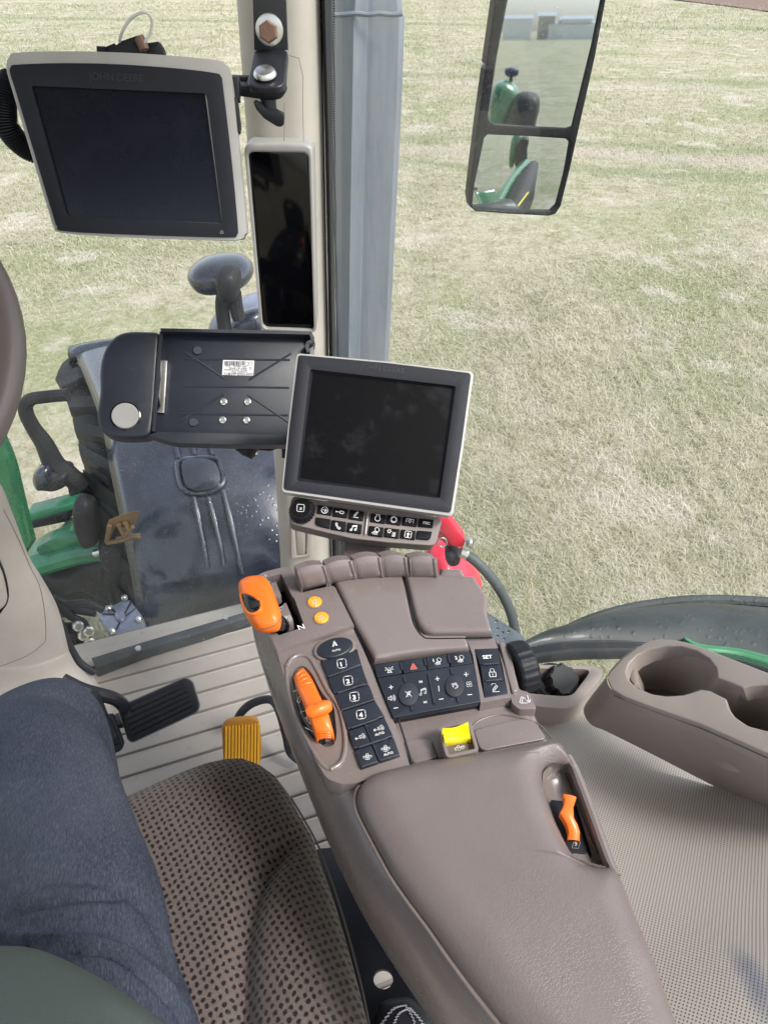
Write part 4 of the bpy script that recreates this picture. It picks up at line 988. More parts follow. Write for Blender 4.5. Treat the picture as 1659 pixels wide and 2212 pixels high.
icon([arc(0, 0, 1, 60, 300, 10), arc(1.9, 0, 1, 60, 300, 10), [(.95, 0), (1.7, 0)]], *one(c3, 1205, 566), 3.6, LP, M['black'], lb_, ex=(-1, 0), ey=(0, 1), w=.8, off=.0004, name='mark')
icon([[(-1, -.8), (1, -.8), (0, .9), (-1, -.8)]], *one(c3, 1203, 590), 3, LP, M['black'], lb_, ex=(-1, 0), ey=(0, 1), w=.8, off=.0004, name='mark')
bc = TA.pt(*one(c3, 604, 817))
lathe('button_ring', bc, tn, [(.0215, 0), (.0215, .001), (.020, .0015), (.0195, .0004)], M['gloss_black'], tr, seg=40)
lathe('silver_button', bc, tn, [(.019, 0), (.019, .0022), (.0178, .0032), (.010, .0026), (0, .0024)], M['silver'], tr, seg=40)
lathe('pivot_knob', Q(*one(c3, 1180, 978), .90), V((-.5, -.6, -.6)), [(.016, -.02), (.018, 0), (.016, .008), (0, .01)], M['black'], tr, seg=20)
lathe('pivot_screw', Q(*one(c3, 1215, 990), .90), V((0, -.6, -.8)), [(.008, -.01), (.008, .004), (0, .006)], M['zinc'], tr, seg=16)
slab('swing_arm', c3([(1160, 955), (1345, 950), (1345, 975), (1300, 990), (1230, 985), (1170, 992)]), Vf(.93), .03, M['black'], tr, bev=.004)
slab('wall_mount', c3([(1350, 950), (1400, 950), (1400, 1030), (1352, 1022)]), Vf(1.02), .06, M['black'], tr, bev=.004)
slab('hinge_hook', c3([(1476, 470), (1500, 465), (1510, 500), (1498, 518), (1476, 505)]), Vf(1.0), .02, M['gloss_black'], tr, bev=.002)

# ------------------------------------------------------------------ steering wheel
swh = thing('steering_wheel', 'brown leather steering wheel rim cut by the left edge', 'steering wheel', P(-300, 900, .9))
wn = V((.2, -.6, .77)).normalized(); wc = Q(-494, 762, .60); u_ = V((1, 0, 0)); u_ = (u_-wn*u_.dot(wn)).normalized(); v_ = wn.cross(u_)
tube('rim', [wc+u_*(.205*math.cos(t*math.pi/32))+v_*(.205*math.sin(t*math.pi/32)) for t in range(64)], .0155, M['taupe_dark'], swh, closed=True, smooth=0, seg=18)
lathe('hub', wc-wn*.02, wn, [(.07, -.02), (.075, .0), (.06, .02), (0, .025)], M['black'], swh)
for k in (20, 160, 270): tube('spoke', [wc-wn*.01, wc+(u_*math.cos(R(k))+v_*math.sin(R(k)))*.2], .013, M['black'], swh, smooth=0)

# ------------------------------------------------------------------ dash column at the left
dc = thing('dash_panel', 'large beige curved dash column panel at the left with a dark vent slot', 'panel', P(60, 1560, 1.2))
edge = [(-140, 950), (-40, 1010), (0, 1042), (27, 1105), (63, 1200), (90, 1245), (126, 1313), (148, 1398), (153, 1412), (170, 1440), (210, 1475), (236, 1500), (246, 1540)]
inn = [(-300, 960), (-200, 1020), (-160, 1060), (-135, 1140), (-110, 1220), (-95, 1260), (-80, 1320), (-60, 1400), (-50, 1420), (-30, 1460), (10, 1520), (30, 1580), (40, 1640)]
rows = []
ff = [.86, .88, .89, .90, .91, .915, .92, .925, .925, .925, .92, .90, .88]
for (ex_, ey_), (ix, iy), f_ in zip(edge, inn, ff):
    a = Q(ex_, ey_, f_); b = Q(ix, iy, f_-.10); row = [a+(a-CAM)*.09, a+(a-CAM)*.006]
    for i in range(1, 17):
        t = i/16; row.append(a.lerp(b, t)+V((0, -.035*math.sin(min(1, t*2.2)*math.pi/2), 0)))
    rows.append(row)
rows = [list(r) for r in zip(*[crom(list(c), 5) for c in zip(*rows)])]
do = obj('shell', grid_bm(rows), M['beige_light'], dc, ang=70); db = bvh(do)
so_ = c4([(-30, 600), (0, 650), (30, 730), (45, 810), (42, 860), (20, 900), (-30, 930)])
drape('dark_slot', so_, db, .001, M['gloss_black'], dc)
drape('slot_pad', c4([(-40, 640), (0, 690), (22, 760), (35, 830), (28, 870), (0, 900), (-40, 910)]), db, .002, M['beige'], dc, bulge=.004)
sl1 = []
for x, y in spx(c4([(0, 1172), (60, 1150), (140, 1115), (200, 1070), (222, 1030), (215, 900), (190, 780), (150, 700), (90, 560), (20, 420)]), 5, False):
    h, n = cast(db, x, y)
    if h is not None: sl1.append(h)
tube('panel_seam', sl1, .0007, M['taupe_dark'], dc, smooth=0, seg=6)
slab('corner_wedge', c4([(345, 1090), (375, 1150), (415, 1195), (450, 1215), (480, 1265), (330, 1290), (300, 1240)]), Hd(1.25), .05, M['beige'], dc, bev=.006)

# ------------------------------------------------------------------ pedals
def ribbed(name, px, pl, th, mat, par, nrib, ax_a, ax_b, rr=.002, inset=.93, rc=.006, rm=None):
    o = slab(name, px, pl, th, mat, par, rc=rc, bev=.003, seg=3)
    bm = bmesh.new()
    (a0, a1), (b0, b1) = ax_a, ax_b
    for i in range(nrib):
        t = (i+.5)/nrib; p = (a0[0]+(b0[0]-a0[0])*t, a0[1]+(b0[1]-a0[1])*t); q = (a1[0]+(b1[0]-a1[0])*t, a1[1]+(b1[1]-a1[1])*t)
        A, B = pl.pt(*p, .0012), pl.pt(*q, .0012); d = B-A; A = A+d*(1-inset); B = B-d*(1-inset); d.normalize(); s = d.cross(pl.n)
        box_bm(bm, (A+B)/2, (B-A)/2, s*rr, pl.n*.0035)
    obj('grip_ribs', bm, rm or mat, par, ang=20)
    return o
bp = thing('brake_pedal', 'long black ribbed brake pedal pad on a dark steel arm', 'pedal', P(340, 1560, 1.25))
b4 = d3([(570, 265), (890, 122), (925, 140), (960, 255), (945, 285), (640, 430), (620, 420)])
BPp = P3(P(*b4[0], 1.10), P(*b4[2], 1.10), P(*b4[5], 1.15))
ribbed('pad', b4, BPp, .018, M['rubber'], bp, 6, ((one(d3, 580, 275)), (one(d3, 895, 135))), ((one(d3, 638, 425)), (one(d3, 945, 270))), rr=.0036, inset=.97)
slab('pad_edge', d3([(565, 262), (892, 118), (930, 137), (966, 256), (948, 290), (638, 436), (615, 424)]), Pl(BPp.o-BPp.n*.006, BPp.n), .01, M['blue_steel'], bp, rc=.006, bev=.002)
tube('arm', [P(x, y, d) for (x, y), d in zip(d3([(300, 130), (400, 178), (500, 205), (560, 225), (600, 262), (615, 300)]), (.98, 1.0, 1.03, 1.06, 1.1, 1.12))], .012, M['painted_steel'], bp)
slab('link_plate', d3([(470, 300), (520, 310), (570, 285), (590, 345), (540, 355), (500, 330)]), Hd(1.13), .01, M['painted_steel'], bp, bev=.002)
cp_ = thing('clutch_pedal', 'small black ribbed pedal pad half hidden by the knee', 'pedal', P(240, 1600, 1.22))
b5 = d3([(380, 360), (535, 300), (548, 315), (598, 450), (580, 475), (430, 530)])
CPp = P3(P(*b5[0], 1.10), P(*b5[2], 1.10), P(*b5[4], 1.15))
ribbed('pad', b5, CPp, .018, M['rubber'], cp_, 4, ((one(d3, 385, 370)), (one(d3, 540, 312))), ((one(d3, 430, 515)), (one(d3, 590, 465))), rr=.004, inset=.97)
tube('arm', [P(200, 1500, 1.0), P(225, 1560, 1.08), P(240, 1590, 1.12)], .012, M['painted_steel'], cp_)
yp = thing('accelerator_pedal', 'yellow ribbed foot pedal standing in front of the seat', 'pedal', P(525, 1650, 1.25))
b6 = d3([(1068, 385), (1072, 355), (1100, 325), (1220, 314), (1248, 330), (1262, 480), (1250, 530), (1225, 610), (1080, 610)])
YP = P3(P(*b6[1], 1.06), P(*b6[3], 1.06), P(*b6[7], 1.20))
ribbed('pad', b6, YP, .008, M['pedal_groove'], yp, 11, ((one(d3, 1080, 345)), (one(d3, 1078, 608))), ((one(d3, 1250, 330)), (one(d3, 1245, 600))), rr=.0019, inset=.965, rc=.016, rm=M['pedal_yellow'])
tube('stem', [P(530, 1640, 1.16), P(540, 1700, 1.28)], .010, M['painted_steel'], yp, smooth=0)
fr = thing('foot_rest_rod', 'bent dark steel rod standing on the floor mat behind the yellow pedal', 'rod', P(640, 1650, 1.28))
tube('rod', [P(x, y, d) for (x, y), d in zip(d3([(1140, 345), (1150, 300), (1200, 250), (1270, 225), (1315, 235), (1345, 290), (1375, 400), (1395, 480), (1450, 525)]), (1.26, 1.2, 1.17, 1.16, 1.16, 1.17, 1.21, 1.25, 1.27))], .0085, M['painted_steel'], fr, smooth=6)

# ------------------------------------------------------------------ seat
st = thing('driver_seat', 'seat cushion in spotted brown fabric with a raised side bolster', 'seat', P(560, 2000, 1.1))
groove = [P(x, y, .80) for x, y in spx(d3([(1440, 790), (1405, 830), (1320, 930), (1250, 1050), (1195, 1180), (1165, 1330), (1150, 1500), (1150, 1900)]), 4, False)]
def seg_d(p, L):
    best = (9, 0)
    for a, b in zip(L[:-1], L[1:]):
        d = V((b.x-a.x, b.y-a.y)); q = V((p.x-a.x, p.y-a.y)); t = max(0, min(1, q.dot(d)/d.length_squared)); r = q-d*t
        if r.length < best[0]: best = (r.length, 1 if d.x*q.y-d.y*q.x > 0 else -1)
    return best
def seat_dz(p):
    d, s = seg_d(p, groove); 
    return -.020*math.exp(-(d/.014)**2)+(.020*(1-math.exp(-(d/.035)**2)) if s > 0 else 0)+.003*math.sin(p.x*31+p.y*17)
sc = d3([(400, 800), (640, 705), (760, 650), (900, 590), (1000, 555), (1100, 532), (1180, 530), (1260, 560), (1330, 610), (1390, 690), (1440, 790), (1500, 890), (1535, 1000), (1600, 1180), (1660, 1380), (1720, 1600), (1765, 1783), (1790, 2000), (1795, 2300), (300, 2400), (200, 1500)])
puff('cushion', sc, Hd(.87), .055, .075, M['seat'], st, skirt=.12, nr=90, nc=90, dz=seat_dz, ax=(0, 1, 0))
tube('seam', [P(x, y, .835) for x, y in d3([(1400, 700), (1460, 800), (1520, 910), (1560, 1010), (1620, 1180), (1670, 1350), (1735, 1600), (1775, 1800)])], .0012, M['taupe_dark'], st)
puff('cushion_base', [(x+6, y+30) for x, y in sc], Hd(1.0), .02, .02, M['black'], st, skirt=.06, nr=30, nc=20)
# black seat frame beside the cushion with a round hole
sf = thing('seat_frame', 'flat black steel seat plate with one round hole between seat and armrest', 'frame', P(800, 2000, 1.12))
slab('plate', [(640, 1850), (692, 1832), (862, 1822), (900, 1900), (1150, 2230), (1250, 2420), (700, 2420), (640, 2100)], Hd(1.04), .006, M['gloss_black'].copy() if 0 else M['painted_steel'], sf, bev=.001, holes=[arc(828, 2115, 21, n=28)[:-1]])
slab('side_bracket', [(905, 2178), (950, 2165), (985, 2212), (1000, 2260), (930, 2260)], Hd(.99), .02, M['gloss_black'], sf, bev=.002)
gt = thing('lever_gaiter', 'black fabric lever boot with white zigzag stitching beside the seat', 'gaiter', P(860, 2212, 1.0))
go = blob('boot', [(812, 2190), (822, 2172), (850, 2163), (885, 2162), (915, 2185), (945, 2225), (930, 2270), (830, 2270), (808, 2225)], Hd(1.0), .035, .03, M['black_soft'], gt)
gb = bvh(go)
for L, am in (([(825, 2212), (850, 2180), (878, 2172)], 5), ([(850, 2215), (862, 2190), (885, 2178)], 4), ([(885, 2178), (905, 2200), (925, 2230)], 5), ([(876, 2172), (892, 2200), (900, 2232)], 3)):
    pts = []; path_ = spx(L, 9, False)
    for i, (x, y) in enumerate(path_):
        h, n = cast(gb, x+(am if i % 2 else -am)*.6, y)
        if h is not None: pts.append(h+UP*.001)
    if len(pts) > 2: tube('stitching', pts, .0008, M['label'], gt, smooth=0, seg=6)

# ------------------------------------------------------------------ the driver
pe = thing('person', 'driver in blue denim jeans and a grey green shirt, seated at the left', 'person', P(60, 2000, 1.3))
kd = .70
def leg():
    rows = []
    cen = [(66, 1616, .735, .070), (76, 1660, .72, .0745), (96, 1760, .705, .079), (114, 1860, .70, .083), (132, 1980, .695, .0865), (142, 2100, .69, .090), (146, 2212, .685, .094), (150, 2400, .68, .1), (180, 2700, .68, .108)]
    C_ = [P(x, y, d) for x, y, d, r in cen]; rs = [c[3] for c in cen]
    # shin and knee: turn down
    k0 = C_[0]; knee = [k0+V((-.005, .045, -.03)), k0+V((-.012, .06, -.11)), k0+V((-.02, .05, -.22)), k0+V((-.03, .03, -.36)), k0+V((-.035, .02, -.50))]; kr = [.067, .062, .058, .052, .046]
    pts = knee[::-1]+C_; rad = kr[::-1]+rs
    rp = [q.x for q in crom([V((x, 0, 0)) for x in rad], 18)]; pp = crom(pts, 18); seg = 120; up = V((1, 0, 0)); out = []
    for i, p in enumerate(pp):
        t = (pp[min(i+1, len(pp)-1)]-pp[max(i-1, 0)]).normalized(); u = (V((1, 0, 0))-t*t.x).normalized(); v = t.cross(u)
        out.append([p+(u*math.cos(2*math.pi*k/seg)+v*math.sin(2*math.pi*k/seg)*.93)*rp[i] for k in range(seg)])
    cr = [(np.array(spx(c, 12, False)), a*1.2, s*.85) for c, a, s in (
        (d3([(-60, 1340), (0, 1297), (150, 1232), (300, 1190), (450, 1178), (560, 1185)]), .0065, 9), (d3([(-60, 1270), (0, 1240), (120, 1140), (250, 1088), (400, 1092), (560, 1140), (700, 1230), (800, 1400), (850, 1560)]), .004, 13),
        (d3([(-60, 1380), (0, 1388), (200, 1402), (400, 1432), (560, 1460), (700, 1550), (800, 1660), (880, 1790)]), .0075, 9), (d3([(200, 1450), (330, 1480), (470, 1540), (620, 1630), (750, 1750), (800, 1850)]), .006, 10),
        (d3([(-60, 1320), (60, 1290), (200, 1262), (330, 1245)]), -.004, 8), (d3([(150, 1370), (350, 1380), (520, 1410), (680, 1500), (800, 1620)]), -.006, 10),
        (d3([(640, 700), (720, 900), (780, 1100), (820, 1300), (870, 1500), (920, 1783)]), .0018, 4))]
    for i in range(len(out)):
        c = pp[i]
        for k in range(seg):
            p = out[i][k]; x, y = project(p); d = 0
            for L, a, s in cr:
                m_ = ((L-np.array((x, y)))**2).sum(1).min()
                if m_ < 60*s*s: d -= a*(1.25*math.exp(-m_/(2*s*s))-.55*math.exp(-m_/(10*s*s)))
            d += .0016*math.sin(p.x*60+p.y*41)*math.cos(p.y*37-p.x*20)
            out[i][k] = p+(p-c).normalized()*d
    bm = grid_bm(out, True, True)
    return obj('jeans', bm, M['denim'], pe, ang=80), k0
lg, k0 = leg(); 
an = k0+V((-.035, .02, -.50))
bm = bmesh.new(); rows = []
for t, wd, hh, zz in ((-.09, .03, .04, .0), (-.06, .036, .06, .0), (0, .038, .075, .0), (.06, .042, .05, -.012), (.13, .046, .034, -.022), (.18, .036, .026, -.026), (.2, .01, .012, -.028)):
    c = V((an.x, an.y, fz+.05))+V((-.438, .899, 0))*t+UP*zz; rows.append([c+V((.899, .438, 0))*wd*math.cos(2*math.pi*k/16)+UP*max(hh*math.sin(2*math.pi*k/16), -.05-zz+.002) for k in range(16)])
obj('shoe', grid_bm(rows, True, True), M['shoe'], pe, ang=80)
blob('shirt', (lambda L: [(x+75, y+58) for x, y in L])(d3([(-900, 1560), (-300, 1440), (0, 1435), (120, 1440), (230, 1468), (350, 1520), (480, 1590), (600, 1670), (760, 1790), (830, 1900), (860, 2100), (800, 2500), (-900, 2600)])), Hd(.56), .10, .14, M['shirt'], pe, pw=.42, n=20)

# ------------------------------------------------------------------ right wall: perforated lining
wl = thing('side_lining', 'pale perforated vinyl wall lining right of the armrest', 'lining', P(1500, 2100, .8))
rows = []
for y, xl, xr, dl, dr in ((1490, 1080, 1700, .83, .74), (1530, 1060, 1760, .81, .72), (1600, 1080, 1830, .77, .69), (1750, 1130, 1900, .73, .64), (1950, 1200, 2000, .70, .60), (2150, 1280, 2100, .685, .56), (2450, 1350, 2300, .67, .53), (2800, 1400, 2500, .66, .5)):
    row = []
    for i in range(25):
        t = i/24; x = xl-60+(xr-xl+60)*t; row.append(P(x, y, dl+(dr-dl)*t+.012*math.sin(t*3.1)*math.sin(y*.008)))
    rows.append(row)
rows = [list(r) for r in zip(*[crom(list(c), 5) for c in zip(*rows)])]
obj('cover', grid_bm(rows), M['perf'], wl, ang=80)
# storage pocket with knob
pk = thing('side_pocket', 'beige rimmed pocket recess holding a black fluted knob, behind the thumb wheel', 'pocket', P(1230, 1500, .8))
PKd = Hd(.735)
po = d1([(280, 580), (500, 585), (700, 588), (752, 598), (768, 625), (745, 665), (640, 785), (600, 812), (545, 820), (420, 808), (280, 790)])
ph = d1([(300, 600), (500, 603), (660, 606), (690, 612), (692, 630), (610, 738), (585, 750), (540, 752), (400, 740), (300, 730)])
slab('rim', po, PKd, .05, M['pocket'], pk, rc=.012, bev=.007, seg=4, holes=[ph], hrc=.006)
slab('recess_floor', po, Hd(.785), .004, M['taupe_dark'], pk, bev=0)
kc = P(*one(d1, 545, 672), .745)
lathe('knob', kc, V((.25, -.35, .9)), [(.02, -.03), (.021, -.018), (.0225, -.006), (.0225, .006), (.020, .009), (0, .0095)], M['black'], pk, seg=64, flute=.10, fn=9)
lathe('knob_base', kc, V((.25, -.35, .9)), [(.031, -.034), (.031, -.02), (.027, -.018), (0, -.018)], M['black'], pk)
tube('latch_bar', [P(*p, .76) for p in d1([(385, 640), (430, 690), (490, 740)])], .008, M['blue_steel'], pk)
# cup holder console
ch = thing('cup_holder', 'taupe moulded console with two joined round cup holders by the side window', 'cup holder', P(1500, 1650, .75))
CH = P3(P(*one(d1, 1000, 460), .60), P(*one(d1, 1659, 620), .545), P(*one(d1, 1000, 800), .60))
co = d1([(788, 660), (800, 625), (870, 548), (960, 480), (1020, 450), (1080, 441), (1150, 446), (1220, 460), (1300, 485), (1450, 545), (1659, 625), (2000, 770), (2000, 1200), (1659, 1065), (1300, 905), (1000, 800), (880, 755), (812, 715)])
c1h = [(1385, 655), (1378, 600), (1340, 550), (1270, 505), (1190, 482), (1110, 480), (1020, 498), (950, 530), (905, 575), (890, 620), (905, 665), (950, 706), (1030, 740), (1110, 751), (1200, 745), (1260, 728), (1300, 715), (1345, 722), (1395, 748), (1430, 765), (1438, 785), (1443, 815), (1480, 865), (1550, 912), (1650, 938), (1760, 935), (1850, 890), (1880, 820), (1850, 750), (1760, 705), (1650, 690), (1560, 695), (1522, 706), (1460, 680)]
slab('top_shell', co, CH, .02, M['pocket'], ch, bev=.0065, seg=5, holes=[d1(c1h)], side=None)
# outer skirt flaring down to the lining
sk_t = d1([(1659+700, 1300), (2000, 1205), (1659, 1068), (1300, 908), (1000, 803), (880, 758), (812, 718), (786, 662), (800, 622), (868, 545), (960, 476)])
sk_b = d1([(2300, 1700), (2000, 1560), (1659, 1390), (1300, 1205), (1000, 1050), (790, 945), (700, 905), (662, 835), (690, 770), (800, 640), (950, 540)])
rows = []
for (a, b) in zip(spx(sk_t, 4, False), spx(sk_b, 4, False)):
    p = CH.pt(*a, -.006); q = P(*b, .70); rows.append([p.lerp(q, t)+UP*(-.006*math.sin(t*math.pi)) for t in (0, .02, .25, .5, .75, 1)])
obj('skirt', grid_bm(rows), M['pocket'], ch, ang=50)
tube('parting_line', [CH.pt(x, y, -.0075)+V((-.0015, -.001, 0)) for x, y in spx(d1([(830, 745), (1000, 812), (1300, 922), (1659, 1082)]), 4, False)], .0006, M['taupe_dark'], ch, smooth=0, seg=6)
# walls and bottoms of the wells
L = [CH.pt(x, y, -.004) for x, y in spx(d1(c1h), 3)]
cen = sum(L, V((0, 0, 0)))/len(L)
rows = [[p for p in L], [p-UP*.012+(cen-p)*.012 for p in L], [p-UP*.05+(cen-p)*.03 for p in L], [p-UP*.075+(cen-p)*.045 for p in L]]
obj('well_wall', grid_bm(rows, True), M['pocket'], ch, ang=60)
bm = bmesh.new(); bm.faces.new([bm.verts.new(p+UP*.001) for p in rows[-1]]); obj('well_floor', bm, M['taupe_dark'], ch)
drp = CH.pt(*one(d1, 925, 660), -.03)
slab('cup_grip', d1([(905, 590), (925, 580), (945, 600), (952, 680), (935, 690), (910, 660)]), Pl(CH.o-CH.n*.012, CH.n), .03, M['pocket'], ch, bev=.003)

# ------------------------------------------------------------------ armrest console
AR = thing('armrest_console', 'long taupe armrest console with levers, buttons, dials and a padded leather lid', 'armrest', P(900, 1800, 1.0))
AX = FW
def K(d): return Hd(d)
D0 = .60
# body, from front to rear: left foot, left bulge, left shoulder, right shoulder, right foot
T_ = [(548, 1250), (572, 1325), (598, 1404), (618, 1480), (646, 1560), (676, 1630), (720, 1672), (752, 1706), (770, 1745), (794, 1800), (845, 1898), (925, 2010), (1025, 2145), (1120, 2270), (1200, 2400)]
S_ = [(542, 1290), (545, 1350), (556, 1405), (580, 1475), (612, 1560), (636, 1625), (662, 1690), (684, 1745), (704, 1790), (724, 1835), (778, 1940), (850, 2055), (915, 2150), (1000, 2280), (1080, 2420)]
Rr = [(1000, 1254), (1040, 1310), (1066, 1377), (1092, 1450), (1104, 1520), (1150, 1532), (1172, 1580), (1200, 1612), (1216, 1650), (1240, 1700), (1284, 1810), (1340, 1925), (1396, 2060), (1450, 2230), (1510, 2420)]
rows = []
for (tx, ty), (sx, sy), (rx, ry) in zip(T_, S_, Rr):
    t0 = P(tx, ty, D0+.004); s0 = P(sx, sy, D0+.075); r0 = P(rx, ry, D0+.004)
    lat = (t0-r0); lat.z = 0; lat.normalize()
    row = [s0-lat*.03-UP*.16, s0-lat*.004-UP*.05, s0, s0.lerp(t0, .33)+lat*.006+UP*.003, s0.lerp(t0, .66)+lat*.007+UP*.004, t0+lat*.001-UP*.004, t0-lat*.004-UP*.0008, t0-lat*.012]
    m = 6
    for k in range(1, m): row.append((t0-lat*.012).lerp(r0+lat*.012, k/m))
    row += [r0+lat*.012, r0+lat*.003-UP*.001, r0-UP*.005, r0-lat*.006-UP*.03, r0-lat*.004-UP*.2]
    rows.append(row)
cols = [crom(list(c), 5) for c in zip(*rows)]
# the cavity under the gear gate needs the front deck open, so the body starts behind it
full = [list(r) for r in zip(*cols)]
def body_bm(): 
    bm = bmesh.new(); vs = [[bm.verts.new(p) for p in r] for r in full]; n = len(vs)
    for i in range(n-1):
        for j in range(len(vs[i])-1):
            px = [project(v.co) for v in (vs[i][j], vs[i][j+1], vs[i+1][j+1], vs[i+1][j])]
            cx = sum(p[0] for p in px)/4; cy = sum(p[1] for p in px)/4
            if 7 <= j <= 10 and (cx < 665 and cy < 1372): continue
            if 9 <= j <= 13 and i > 20 and cx > 1170 and 1660 < cy < 1850: continue
            bm.faces.new((vs[i][j], vs[i][j+1], vs[i+1][j+1], vs[i+1][j]))
    bm.faces.new([v for v in vs[0]]); return bm
obj('body', body_bm(), M['taupe'], AR, ang=55)

# front gear gate block
gb_px = c6([(118, 158), (180, 124), (300, 94), (328, 108), (392, 234), (560, 194), (668, 412), (252, 548), (160, 330)])
slot = c6([(180, 158), (276, 134), (336, 258), (345, 262), (402, 420), (262, 466), (240, 440), (215, 330)])
gblk = slab('gate_block', gb_px, K(D0-.012), .03, M['taupe'], AR, bev=.004, seg=4, rc=[.008, .006, .008, .006, .0, .006, 0, 0, .01], holes=[slot], hrc=.001)
cx_, cy_ = one(c6, 290, 300); obj('gate_lining', grid_bm([[K(D0-.0116+q).pt(cx_+(x-cx_)*s, cy_+(y-cy_)*s) for x, y in slot] for q, s in ((0, .985), (.02, .97), (.04, .96))], True), M['gloss_black'], AR, flat=True)
slab('gate_floor', c6([(165, 145), (290, 120), (420, 430), (250, 480), (200, 330)]), K(D0+.03), .004, M['gloss_black'], AR, bev=0)
slab('gate_key', c6([(205, 188), (246, 172), (276, 248), (262, 260), (232, 262)]), K(D0-.011), .012, M['taupe'], AR, bev=.0015, rc=.002)
gk2 = slab('gate_key', c6([(262, 318), (300, 284), (342, 385), (325, 402), (275, 416), (262, 380)]), K(D0-.012), .014, M['taupe'], AR, bev=.0015, rc=.003)
GP = K(D0-.0125)
EX, EY = (.97, -.20), (-.30, -.95)
icon([arc(0, 0, .62), arc(0, 0, 1, 130, 230, 8), arc(0, 0, 1, -50, 50, 8)], *one(c6, 305, 376), 9, K(D0-.0122), M['white'], AR, EX, (-.25, -.97), w=1.1, name='parking_symbol')
text('P', K(D0-.0122), (one(c6, 299, 384)), (one(c6, 311, 381)), M['white'], AR, hs=1.0, bold=.01, hpx=8)
text('N', K(D0-.0122), one(c6, 372, 438), one(c6, 404, 428), M['white'], AR, hs=1.0, bold=0)
icon([[(0, 0), (0, 1)], [(.5, 0), (.5, 1)], [(0, 1), (.9, 1)]], *one(c6, 205, 200), 8, K(D0-.0115), M['white'], AR, EX, EY, w=.9, name='gate_mark')
icon([[(0, 0), (1, .2)], [(0, -.7), (.6, -.6)]], *one(c6, 262, 318), 8, K(D0-.0122), M['white'], AR, EX, EY, w=.9, name='gate_mark')
icon([[(-1, 0), (1, 0)], [(0, -1), (0, 1)]], *one(c6, 190, 145), 3, GP, M['white'], AR, EX, EY, w=.7, name='gate_mark')
# orange gear knob with its thumb roller
tube('gear_stem', [P(*one(c6, 300, 425), D0+.02), P(*one(c6, 270, 405), D0-.02), P(*one(c6, 230, 380), D0-.04)], .009, M['gloss_black'], AR, seg=14)
knob_px = c6([(45, 205), (60, 185), (100, 168), (160, 163), (200, 178), (225, 215), (245, 262), (262, 310), (277, 365), (272, 410), (255, 430), (205, 438), (165, 435), (130, 415), (90, 365), (68, 320), (52, 260)])
kn = blob('gear_knob', knob_px, K(D0-.045), .016, .014, M['orange'], AR, pw=.45, n=18); kb = bvh(kn)
drape('knob_window', c6([(62, 240), (100, 243), (145, 268), (166, 300), (162, 334), (130, 350), (103, 344), (74, 300)]), kb, .0008, M['gloss_black'], AR, bulge=.002)
bm = bmesh.new()
for i in range(9):
    x = 108+i*6; a, _ = cast(kb, *one(c6, x, 302-i*1.5)); b, _ = cast(kb, *one(c6, x+3, 335-i*2))
    if a and b: tube_bm(bm, [a+UP*.003, (a+b)/2+UP*.0045, b+UP*.003], .0009, seg=6, smooth=0)
obj('thumb_roller', bm, M['black'], kn)
rimw = []
for x, y in spx(c6([(62, 242), (102, 243), (144, 268), (166, 298), (163, 332), (132, 352), (102, 346), (74, 302)]), 4):
    h, n = cast(kb, x, y)
    if h: rimw.append(h+UP*.0003)
tube('window_rim', rimw, .0022, M['orange'], kn, smooth=0, closed=True, seg=8)
tube('knob_seam', [h for h in [cast(kb, x, y)[0] for x, y in spx(c6([(165, 432), (210, 425), (250, 405), (274, 372)]), 4, False)] if h], .0006, M['rust'], kn, smooth=0, seg=6)

# round amber buttons
for (x, y), num in (((456, 290), '2'), ((492, 375), '1')):
    c = K(D0-.0118).pt(*one(c6, x, y))
    lathe('button_ring', c, UP, [(.0098, 0), (.0098, .0008), (.0086, .001), (.0084, 0)], M['taupe_gloss'], AR)
    ab = lathe('amber_button', c, UP, [(.0083, 0), (.0083, .0018), (.0072, .003), (.004, .0034), (0, .0035)], M['amber'], AR)
    q = K(D0-.0155); X, Y = one(c6, x, y)
    icon([[(-1, -.2), (-1, .5), (-.2, .5), (-.2, .9), (.4, .9), (.6, .1), (1, .1), (1, -.2), (-1, -.2)], arc(-.5, -.45, .25, n=8), arc(.6, -.45, .32, n=8), [(-1.2, -.9), (1.1, -.9)]], X, Y-2.5, 5.5, q, M['white'], ab, EX, (.0, -.95), w=.9)
    text(num, q, (X+1, Y+8), (X+4.5, Y+7), M['white'], ab, off=.0004, hs=1.0, bold=.01, hpx=5.5)

# glossy left bezel holding the orange throttle
bz_px = c6([(252, 556), (662, 416), (700, 500), (985, 1176), (780, 1236), (700, 1262), (600, 1270), (520, 1240), (455, 1130), (375, 930), (310, 760)])
rec = c6([(345, 640), (395, 625), (440, 668), (490, 770), (560, 850), (575, 1000), (565, 1060), (505, 1072), (455, 1010), (395, 900), (345, 760), (334, 690)])
bzo = slab('side_bezel', bz_px, K(D0-.006), .02, M['taupe_gloss'], AR, bev=.005, seg=4, rc=.006, holes=[rec], hrc=.006)
rows = []
for s, dd in ((1.0, .0), (.93, .004), (.85, .010), (.5, .012), (.05, .012)):
    cx, cy = one(c6, 455, 850); rows.append([K(D0-.006+dd).pt(cx+(x-cx)*s, cy+(y-cy)*s) for x, y in spx(rec, 3)])
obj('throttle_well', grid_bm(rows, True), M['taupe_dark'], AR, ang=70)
dk = c6([(342, 700), (365, 690), (430, 800), (480, 930), (515, 1030), (490, 1045), (440, 1010), (385, 930), (350, 820)])
dsk = puff('throttle_disc', dk, K(D0-.009), .006, .006, M['gloss_black'], AR, skirt=.012, nr=20, nc=10, ax=AX)
dB = bvh(dsk)
text('ECO', K(D0-.0158), one(c6, 402, 912), one(c6, 432, 950), M['white'], AR, hs=1, bold=.01)
